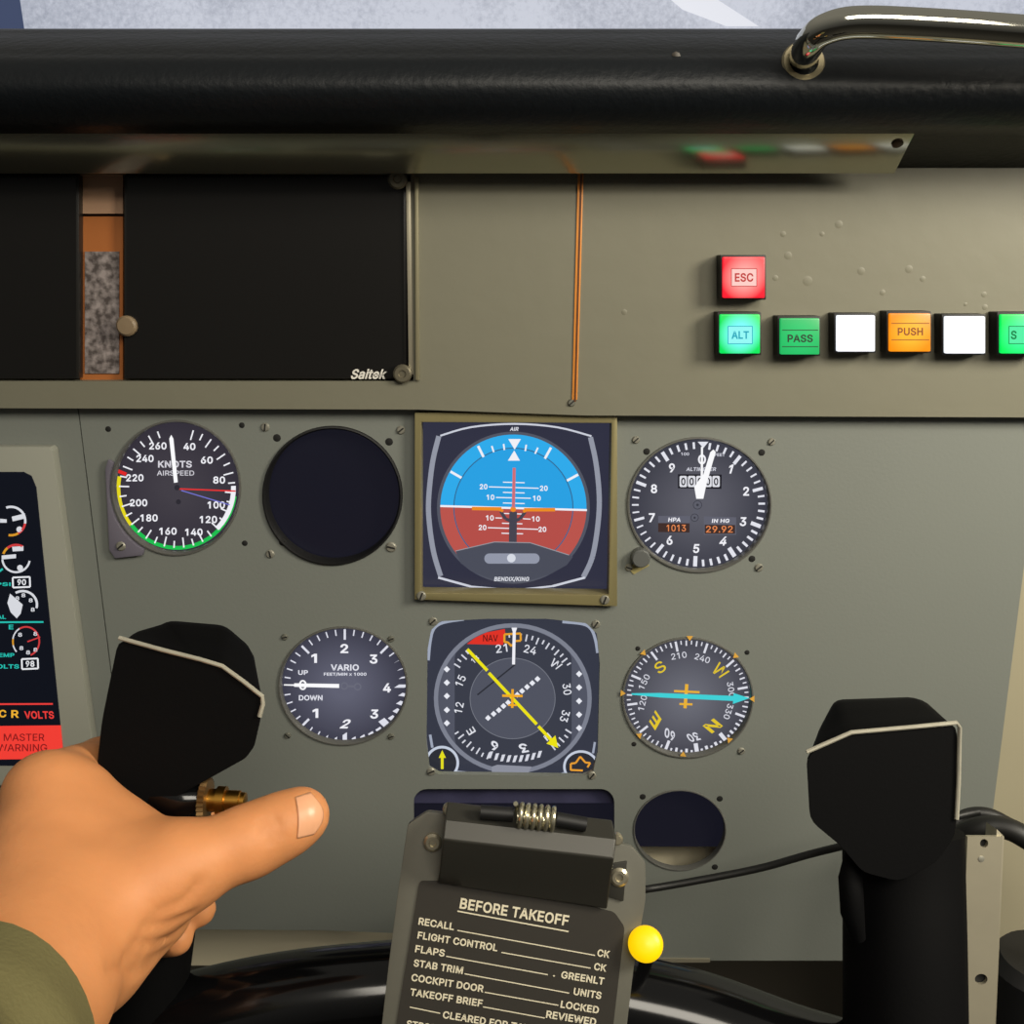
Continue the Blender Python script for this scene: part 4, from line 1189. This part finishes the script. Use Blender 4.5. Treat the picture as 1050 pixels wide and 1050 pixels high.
grip([(172, 790, .424), (165, 860, .432), (156, 960, .436), (140, 1080, .438)], .0175)
grip([(925, 850, .440), (926, 900, .438), (927, 980, .432), (928, 1120, .425)], .0248)
MB().tube([tuple(W(*q)) for q in ((874, 874, .418), (872, 900, .414), (874, 935, .414), (880, 962, .418))], [.003, .0048, .0048, .003], 12).build('trigger', M_YOKE, yk)
# cross bar
pp = smooth_path([list(W(*q)) for q in ((90, 1090, .437), (190, 1050, .440), (330, 1022, .446), (520, 1012, .452), (690, 1040, .446), (820, 1085, .436), (940, 1120, .428))], 8)
MB().tube([tuple(p) for p in pp], .0205, 24).build('cross_bar', M_GLOSSY, yk)
MB().tube([W(522, 1000, .452), P(522, 930, -.0)], .019, 24).build('shaft', M_GLOSSY, yk)
# side switch of the held horn
hs = MB().lathe(W(150, 818, .408), W(248, 822, .408) - W(150, 818, .408), [(0, .006), (.004, .0085), (.014, .0088), (.0195, .0082), (.0225, .007), (.0225, 0)], 24).build('switch_housing', M_GLOSSY, yk)
ax_ = (W(248, 822, .408) - W(150, 818, .408)).normalized()
kr = MB()
nt_ = 28
base = W(207, 820, .408)
a_ = ax_.orthogonal().normalized(); bb_ = ax_.cross(a_)
rg = lambda h, r, tw: [base + ax_ * h + (a_ * math.cos(2 * math.pi * k / (nt_ * 2)) + bb_ * math.sin(2 * math.pi * k / (nt_ * 2))) * (r * (1 + (.06 if k % 2 else -.06) * tw)) for k in range(nt_ * 2)]
kr.loft([rg(0, .0072, 1), rg(.0002, .0084, 1), rg(.0028, .0082, 1), rg(.0030, .0070, 1)]).build('knurled_ring', mat('dark_brass', (132, 104, 66), rough=.4, metal=.8), hs)
MB().lathe(base + ax_ * .003, ax_, [(0, .0045), (.003, .0045), (.0032, .0056), (.0065, .0056), (.0066, .0042), (.0122, .0042), (.0126, .0036), (.0142, .0036), (.0145, .0030), (.0145, 0)], 24).build('brass_cap', M_GOLD, hs)

# ---------------------------------------------------------------- clipboard with checklist
DCB = .405
cbm = lambda dd: (lambda a, b: W(380 + a / 3.281, 780 + b / 3.281, DCB - dd))
cb = thing('clipboard', W(520, 1080, DCB), 'checklist clipboard headed BEFORE TAKEOFF fixed to the middle of the yoke', 'clipboard')
bo = soften([(125, 215), (190, 172), (560, 215), (880, 290), (925, 345), (925, 470), (885, 700), (845, 1040), (25, 1000), (60, 690), (95, 420)], .3, 3)
MB().prism([cbm(0)(a, b) for a, b in bo], FWD * .0035).build('board', mat('grey_acrylic', (98, 97, 88), rough=.5, vary=.05, vscale=300), cb, bev=.0005)
cd = soften([(165, 405), (260, 405), (700, 480), (820, 510), (855, 560), (800, 1035), (70, 995)], .25, 3)
MB().prism([cbm(.0006)(a, b) for a, b in cd], FWD * .0005).build('checklist_card', mat('dark_card', (50, 47, 42), rough=.55, vary=.06, vscale=300), cb, smooth=False)
i = Ink(cbm(.0008))
S_ = 8.2
i.text('BEFORE TAKEOFF', 484, 509, 37, 370, 9.3).line((292, 506), (666, 575), 4.5)


def row(left, lx0, lx1, ly0, right, rx, ry, rw, x0, y0, x1, y1, slope=9.2):
    if left: i.text(left, (lx0 + lx1) / 2, ly0, 25, (lx1 - lx0), slope)
    if right: i.text(right, rx, ry, 25, rw, slope)
    if x1: i.line((x0, y0), (x1, y1), 3.6)


row('RECALL', 161, 282, 549, 'CK', 784, 649, 42, 292, 571, 755, 655)
row('FLIGHT CONTROL', 157, 429, 608, 'CK', 773, 695, 42, 440, 645, 740, 698)
row('FLAPS', 150, 250, 640, 'GREENLT', 714, 731, 146, 254, 658, 596, 720)
row('STAB TRIM', 144, 312, 693, 'UNITS', 730, 783, 94, 316, 717, 668, 782)
row('COCKPIT DOOR', 136, 382, 748, 'LOCKED', 704, 829, 130, 384, 779, 632, 823)
row('TAKEOFF BRIEF', 132, 378, 797, 'REVIEWED', 675, 866, 170, 378, 828, 586, 866)
i.line((132, 829), (234, 850), 3.6)
i.text('CLEARED FOR TAKEOFF', 430, 884, 25, 378, 9.2)
i.text('STROBES', 190, 896, 25, 140, 9.2)
i.line((614, 724), (620, 724), 4)
i.done('lettering', mat('cream_print', (226, 218, 192), rough=.6, emit=0.0), cb)
# clip
up3 = -FWD
jaw = [(262, 150), (805, 205), (825, 260), (812, 345), (790, 500), (230, 410), (240, 330), (250, 250)]
mk_ = mat('clip_metal', (56, 55, 50), rough=.42, metal=.3)
cl = thing
rings = []
f0 = [cbm(.0)(a, b) for a, b in jaw]
sec = []
# cross-section of the clip, running across the board
Lp = [(258, 138), (250, 200), (243, 265), (238, 320), (231, 375), (226, 410)]
Rp = [(812, 200), (825, 265), (818, 330), (812, 378), (803, 440), (795, 498)]
lift = [.004, .013, .016, .0125, .007, .003]
top, bot = [], []
for (a, b), (c1, d1), h_ in zip(Lp, Rp, lift):
    top.append([cbm(h_)(a + (c1 - a) * k / 10, b + (d1 - b) * k / 10) for k in range(11)])
for (a, b), (c1, d1), h_ in zip(Lp, Rp, lift):
    bot.append([cbm(max(h_ - .0035, .0012))(a + (c1 - a) * k / 10, b + (d1 - b) * k / 10) for k in range(11)])
vs, fs = [], []
loop = [t2 for t2 in top] + [b2 for b2 in reversed(bot)]
cm = MB()
cm.loft([[row_[k] for row_ in loop] for k in range(11)])
clip = cm.build('clip', mk_, cb)
bevel(clip, .0006, 2, 40)
# spring
sp = []
for k in range(6 * 20 + 1):
    t = k / 120
    a = 2 * math.pi * 6 * t
    c_ = cbm(.0125)(488 + 130 * t, 182 + 14 * t)
    sp.append(c_ + (UP * math.cos(a) + FWD * math.sin(a)) * .0042)
MB().tube(sp, .0009, 8).build('spring', mat('bright_steel', (212, 206, 180), rough=.25, metal=.9), clip)
MB().tube([cbm(.0115)(370, 172), cbm(.0115)(480, 180)], .0028, 12).tube([cbm(.0115)(625, 196), cbm(.0115)(725, 214)], .0028, 12).build('hinge_pin', M_BLACK, clip)
for a, b, s in ((210, 272, 1.0), (835, 388, 1.05)):
    MB().lathe(cbm(-.0)(a, b), up3, [(0, .0036 * s), (.0016, .0036 * s), (.0024, .0026 * s), (.0024, .0015 * s), (.0014, .0013 * s), (.0014, 0)], 20).build('rivet', mat('rivet_steel', (190, 182, 158), rough=.3, metal=.8), cb)
for a, b in ((262, 158), (828, 258)):
    MB().lathe(cbm(.002)(a, b), up3, [(0, .0022), (.003, .0022), (.004, .0015), (.004, 0)], 14).build('pin_head', mat('rivet_steel', (190, 182, 158)), clip)
MB().prism([cbm(.0)(a, b) for a, b in ((800, 345), (862, 335), (850, 470), (800, 455))], -FWD * .0012).build('clip_tab', mk_, clip, bev=.0003)

# yellow knob
yb_ = thing('yellow_knob', W(662, 968, .62), 'round glowing yellow knob beside the clipboard edge', 'knob')
ctr = W(662, 968, .402)
MB().tube([W(663, 969, .404), W(668, 984, .64)], .003, 16).build('shaft', M_BLACK, yb_)
dirc = (EYE - ctr).normalized()
MB().lathe(ctr, dirc, [(-.002, .0060), (-.0014, .0068), (0, .0069), (.002, .0065), (.0032, .0054), (.0041, .003), (.0043, 0)], 32).build('cap', mat('lit_yellow', (200, 140, 0), rough=.4, emit=.9, ecol=(255, 206, 0)), yb_)

# ---------------------------------------------------------------- things at the lower right
br = thing('aluminium_bracket', W(1000, 1150, .52), 'upright bare aluminium strip with drilled holes beside the yoke horn', 'bracket')
DB = .52
outl = [(991, 857), (1027, 857), (1017, 1080), (983, 1080)]


def holed(outer, hs):
    """plate in the plane facing the eye, with drilled holes"""
    cu = bpy.data.curves.new('strip', 'CURVE'); cu.dimensions = '2D'; cu.fill_mode = 'BOTH'; cu.extrude = .0012
    for rg_ in [outer] + hs:
        s = cu.splines.new('POLY'); s.points.add(len(rg_) - 1)
        for q, (u, v) in zip(s.points, rg_):
            q.co = ((u - 525) / F * DB, (525 - v) / F * DB, 0, 1)
        s.use_cyclic_u = True
    ob_ = bpy.data.objects.new('strip', cu); C.objects.link(ob_)
    ev = ob_.evaluated_get(bpy.context.evaluated_depsgraph_get()); me = ev.to_mesh()
    vs_ = [EYE + FWD * (DB - v.co.z) + RIGHT * v.co.x + UP * v.co.y for v in me.vertices]
    fs_ = [list(p.vertices) for p in me.polygons]
    ev.to_mesh_clear(); bpy.data.objects.remove(ob_); bpy.data.curves.remove(cu)
    return vs_, fs_


vs_, fs_ = holed(outl, [oval(1008, 864, 4.2, 4.5, 16), oval(1005, 1003, 6.5, 5.5, 20)])
so = link('strip', vs_, fs_, M_ALU2, br)
autosmooth(so, 40)
MB().lathe(W(1006, 880.5, DB - .001), -FWD, [(0, .0016), (.0005, .0016), (.0007, .0009), (.0007, 0)], 12).build('rivet', M_SCREW, br)
for u, v, r_ in ((1008, 864, 4.4), (1005, 1003, 6.2)):
    MB().lathe(W(u, v, DB + .004), -FWD, [(0, r_ * .00062), (.0025, r_ * .00062), (.0025, 0)], 18).build('hole_backing', M_HOLE, br)  # dark disc added behind each drilled hole so that it reads dark
MB().prism([W(u, v, DB + .0012) for u, v in ((1022, 850), (1030, 858), (1020, 1080), (1010, 1080))], FWD * .012).build('flange', M_ALU2, br, bev=.0004)


def cable(pts, r, label):
    pp = smooth_path([list(W(*q)) for q in pts], 8)
    o = MB().tube([tuple(p) for p in pp], r, 12).build('cable', M_CABLE, loc=pp[0])
    return props(o, label, 'cable')


cable([(640, 914, .585), (668, 911, .60), (720, 902, .603), (780, 890, .60), (830, 876, .59), (870, 866, .575), (930, 850, .56), (985, 836, .565), (1004, 832, .565)], .0022, 'thin black cable running across the dashboard behind the horn')
cable([(975, 862, .585), (1000, 850, .575), (1025, 848, .57), (1050, 858, .565), (1085, 886, .56), (1120, 960, .56)], .0062, 'thick black cable curving over the top of the aluminium strip')
cable([(975, 848, .600), (990, 836, .60), (1010, 834, .598), (1030, 842, .595), (1060, 862, .59), (1110, 920, .585)], .0036, 'slimmer black cable looping above the thick one beside the beige wall')
dk = MB().lathe(W(1066, 1030, .60) + Vector((0, 0, -.06)), (0, 0, 1), [(0, .03), (.085, .03), (.092, .025), (.093, 0)], 32).build('round_housing', M_BLACK, loc=W(1066, 1030, .60))
props(dk, 'black round housing low by the aluminium strip, cut by the frame', 'housing')
lp = MB().prism([P(u, v, -.001) for u, v in ((660, 983), (728, 983.5), (728, 987), (660, 987))], (0, .001, 0)).build('edge_strip', M_ALU2, loc=P(700, 985, -.001))
props(lp, 'short metal strip on the lower edge of the dashboard next to the yellow knob', 'strip')

# ---------------------------------------------------------------- hand in an olive sleeve
SKIN = [  # pairs of (u, v, distance along the camera axis, radius in mm)
    ((-70, 1130, .275, 29), (25, 1015, .322, 26)),           # forearm to wrist
    ((-60, 1090, .285, 27), (20, 985, .332, 24)),
    ((25, 1015, .322, 26), (70, 935, .352, 24)),             # wrist to palm
    ((20, 985, .332, 24), (45, 890, .366, 20)),
    ((38, 960, .342, 23), (50, 818, .382, 15.5)),             # index metacarpal
    ((20, 940, .360, 20), (20, 885, .400, 14.5)),             # middle metacarpal
    ((22, 955, .370, 19), (0, 920, .415, 14)),                # ring
    ((60, 985, .350, 24), (0, 950, .420, 14)),                # little
    ((60, 962, .345, 23), (178, 893, .366, 15.5)),            # thumb metacarpal
    ((178, 893, .366, 15.0), (258, 861, .378, 11.6)),         # thumb proximal
    ((258, 862, .378, 11.4), (300, 842, .382, 9.8)),          # thumb distal
    ((296, 843, .382, 9.8), (312, 834, .3835, 8.4)),
    ((120, 886, .368, 16), (66, 830, .380, 14)),              # web
    ((178, 877, .373, 10), (128, 858, .382, 11)),
    ((128, 858, .382, 11), (88, 818, .388, 11)),
    ((96, 968, .356, 21), (150, 930, .378, 17)),              # ball of the thumb
    # index finger round the back of the grip
    ((48, 812, .384, 14.5), (104, 784, .428, 11)), ((104, 784, .428, 10.8), (168, 812, .466, 9.4)), ((168, 812, .466, 9.2), (205, 838, .452, 8)),
    ((20, 885, .400, 13), (45, 860, .448, 10.5)), ((45, 860, .448, 10.4), (120, 878, .474, 9.2)), ((120, 878, .474, 9), (190, 900, .448, 8)),
    ((0, 920, .415, 13), (28, 902, .452, 10)), ((28, 902, .452, 10), (100, 916, .474, 9)), ((100, 916, .474, 9), (172, 930, .452, 8.2)), ((172, 930, .452, 8.2), (203, 932, .420, 7.3)),
    ((0, 950, .420, 12), (28, 940, .452, 9)), ((28, 940, .452, 9), (90, 952, .466, 8.2)), ((90, 952, .466, 8.2), (150, 964, .446, 7.6)), ((150, 964, .446, 7.6), (180, 962, .412, 7.0)),
]
prims = []
for a, b in SKIN:
    prims.append((np.array(W(*a[:3])), np.array(W(*b[:3])), a[3] / 1000, b[3] / 1000))


def sdf(X, cre=None):
    out = None
    for k, (a, b, ra, rb) in enumerate(prims):
        ab = b - a
        L2 = ab @ ab
        t = np.clip(((X - a) @ ab) / L2, 0, 1)
        dd = np.linalg.norm(X - a - t[:, None] * ab, axis=1) - (ra + (rb - ra) * t)
        if out is None:
            out = dd
        else:
            ks = .009 if k < 16 else (.006 if k == 16 else .0035)
            h = np.clip(.5 + .5 * (out - dd) / ks, 0, 1)
            out = out + (dd - out) * h - ks * h * (1 - h)
    if cre:
        for pts, r, kk in cre:
            dm_ = None
            for a, b in zip(pts[:-1], pts[1:]):
                ab = b - a
                t = np.clip(((X - a) @ ab) / (ab @ ab + 1e-12), 0, 1)
                dd = np.linalg.norm(X - a - t[:, None] * ab, axis=1)
                dm_ = dd if dm_ is None else np.minimum(dm_, dd)
            cut = r - dm_
            h = np.clip(.5 + .5 * (cut - out) / kk, 0, 1)
            out = out + (cut - out) * h + kk * h * (1 - h)
    return out


def hit(u, v):
    r = np.array(ray(u, v)); e_ = np.array(EYE)
    d = .25
    for _ in range(60):
        s = sdf((e_ + r * d)[None])[0]
        d += s * .8
        if s < 2e-4: break
    return e_ + r * d


creases = []
for pts, r, kk in (
    ([(205, 905), (188, 925), (165, 935)], .0009, .003),
    ([(196, 938), (172, 948), (150, 950)], .0009, .003),
    ([(185, 955), (160, 968), (138, 968)], .0009, .003),
    ([(172, 975), (148, 985), (128, 982)], .0008, .003),
    ([(156, 992), (135, 998), (112, 992)], .0008, .003),
    ([(272, 838), (277, 852), (274, 866)], .0006, .002), ([(281, 836), (287, 850), (283, 862)], .0006, .002), ([(265, 842), (267, 856)], .0005, .002),
):
    creases.append(([hit(u, v) for u, v in pts], r, kk))

H_ = .0017
allp = np.array([p[0] for p in prims] + [p[1] for p in prims])
lo_ = allp.min(0) - .042
hi_ = allp.max(0) + .042
dims = np.ceil((hi_ - lo_) / H_).astype(int) + 1
gx, gy, gz = [lo_[k] + H_ * np.arange(dims[k]) for k in range(3)]
G = np.stack(np.meshgrid(gx, gy, gz, indexing='ij'), -1).reshape(-1, 3)
Fv = np.empty(len(G), np.float32)
for s in range(0, len(G), 400000):
    Fv[s:s + 400000] = sdf(G[s:s + 400000])
near = np.abs(Fv) < .008
Fv[near] = sdf(G[near], creases)
Fv = Fv.reshape(dims)


def surface_nets(Fg, lo, h):
    nx_, ny_, nz_ = Fg.shape
    cs_ = [(a, b, c_) for a in (0, 1) for b in (0, 1) for c_ in (0, 1)]
    val = {k: Fg[k[0]:nx_ - 1 + k[0], k[1]:ny_ - 1 + k[1], k[2]:nz_ - 1 + k[2]] for k in cs_}
    neg = sum((val[k] < 0).astype(int) for k in cs_)
    act = (neg > 0) & (neg < 8)
    idx = -np.ones(act.shape, int)
    cells = np.argwhere(act)
    idx[act] = np.arange(len(cells))
    S = np.zeros((len(cells), 3)); cnt = np.zeros(len(cells))
    for a in cs_:
        for ax in range(3):
            if a[ax]: continue
            b = list(a); b[ax] = 1; b = tuple(b)
            va, vb = val[a][act], val[b][act]
            m = (va < 0) != (vb < 0)
            t = np.where(m, va / np.where(m, va - vb, 1), 0)
            p = np.tile(np.array(a, float), (len(cells), 1)); p[:, ax] += t
            S[m] += p[m]; cnt[m] += 1
    V = lo + h * (cells + S / cnt[:, None])
    faces = []
    for ax in range(3):
        b, c_ = (ax + 1) % 3, (ax + 2) % 3
        sl0 = [slice(None)] * 3; sl1 = [slice(None)] * 3
        sl0[ax] = slice(0, -1); sl1[ax] = slice(1, None)
        A, B = Fg[tuple(sl0)] < 0, Fg[tuple(sl1)] < 0
        for sgn in (0, 1):
            E = np.argwhere((A & ~B) if sgn == 0 else (~A & B))
            E = E[(E[:, b] > 0) & (E[:, c_] > 0)]
            E = E[(E[:, b] < Fg.shape[b] - 1) & (E[:, c_] < Fg.shape[c_] - 1)]
            q = []
            for db, dc in ((-1, -1), (0, -1), (0, 0), (-1, 0)):
                k = E.copy(); k[:, b] += db; k[:, c_] += dc
                q.append(idx[k[:, 0], k[:, 1], k[:, 2]])
            q = np.stack(q, 1)
            if sgn: q = q[:, ::-1]
            faces.append(q)
    return V, np.concatenate(faces)


V, Q = surface_nets(Fv, lo_, H_)
skin = mat('skin', (212, 142, 90), rough=.55, bump=.09, bscale=300, vary=.12, vscale=60, sss=.12, spec=.4)
hand = link('person', [Vector(v) for v in V], [tuple(int(i_) for i_ in q) for q in Q], skin, smooth=True, loc=W(30, 1000, .33))
sm_ = hand.modifiers.new('relax', 'SMOOTH'); sm_.factor = .5; sm_.iterations = 2
props(hand, "person's bare hand with outstretched thumb and olive sleeve, gripping the yoke", 'person')
bvh = BVHTree.FromPolygons([Vector(v) for v in V], [tuple(int(i_) for i_ in q) for q in Q])


def on_hand(u, v, lift):
    r = ray(u, v).normalized()
    loc_, nrm_, _, _ = bvh.ray_cast(EYE, r)
    return (loc_ - r * lift) if loc_ else None


# thumb nail, laid on the tip
nl = MB()
rows = []
base_l, base_t = (304, 849), (302, 818)
NN = 21
for a in range(NN):
    row_ = []
    for b in range(NN):
        s, t = a / (NN - 1), b / (NN - 1)
        p = np.array((305 + 2 * math.sin(math.pi * t), 860)) * (1 - t) + np.array((303 + 2 * math.sin(math.pi * t), 817)) * t
        q = np.array((322 + 12 * math.sin(math.pi * t), 856)) * (1 - t) + np.array((318 + 12 * math.sin(math.pi * t), 812)) * t
        uv = p * (1 - s) + q * s
        row_.append(on_hand(uv[0], uv[1], .0005))
    rows.append(row_)
vs_, fs_ = [], []
ids = {}
for a in range(NN):
    for b in range(NN):
        if rows[a][b] is not None:
            ids[a, b] = len(vs_); vs_.append(rows[a][b])
for a in range(NN - 1):
    for b in range(NN - 1):
        k = [(a, b), (a + 1, b), (a + 1, b + 1), (a, b + 1)]
        if all(x in ids for x in k): fs_.append([ids[x] for x in k])
nail = link('thumb_nail', vs_, fs_, mat('nail', (226, 166, 126), rough=.36), hand, smooth=True)
so_ = nail.modifiers.new('thick', 'SOLIDIFY'); so_.thickness = .0007; so_.offset = -1

# sleeve
A0, A1 = W(-104, 1150, .262), W(44, 1010, .330)
axd = (A1 - A0).normalized()
sx = (RIGHT - axd * RIGHT.dot(axd)).normalized()
sy = axd.cross(sx)
rings = []
for k in range(15):
    t = k / 14
    c_ = A0 + (A1 - A0) * (-.6 + 1.08 * t)
    r = .047 - .009 * t + .0012 * math.sin(k * 1.3)
    if k >= 13: r += .0006
    rings.append([c_ + (sx * math.cos(a) + sy * math.sin(a)) * (r + .0012 * math.sin(3 * a + k * .8)) for a in [2 * math.pi * q / 40 for q in range(40)]])
inner_r = [[c2 + (p - c2) * .94 - axd * .001 for p in rg_] for rg_, c2 in ((rg_, sum(rg_, Vector()) / len(rg_)) for rg_ in rings[::-1])]
sv = MB().loft(rings + inner_r, cap=False)
sl_ = sv.build('sleeve', mat('olive_cloth', (104, 98, 60), rough=.85, bump=.25, bscale=700, vary=.08, vscale=60), hand)
autosmooth(sl_, 70)
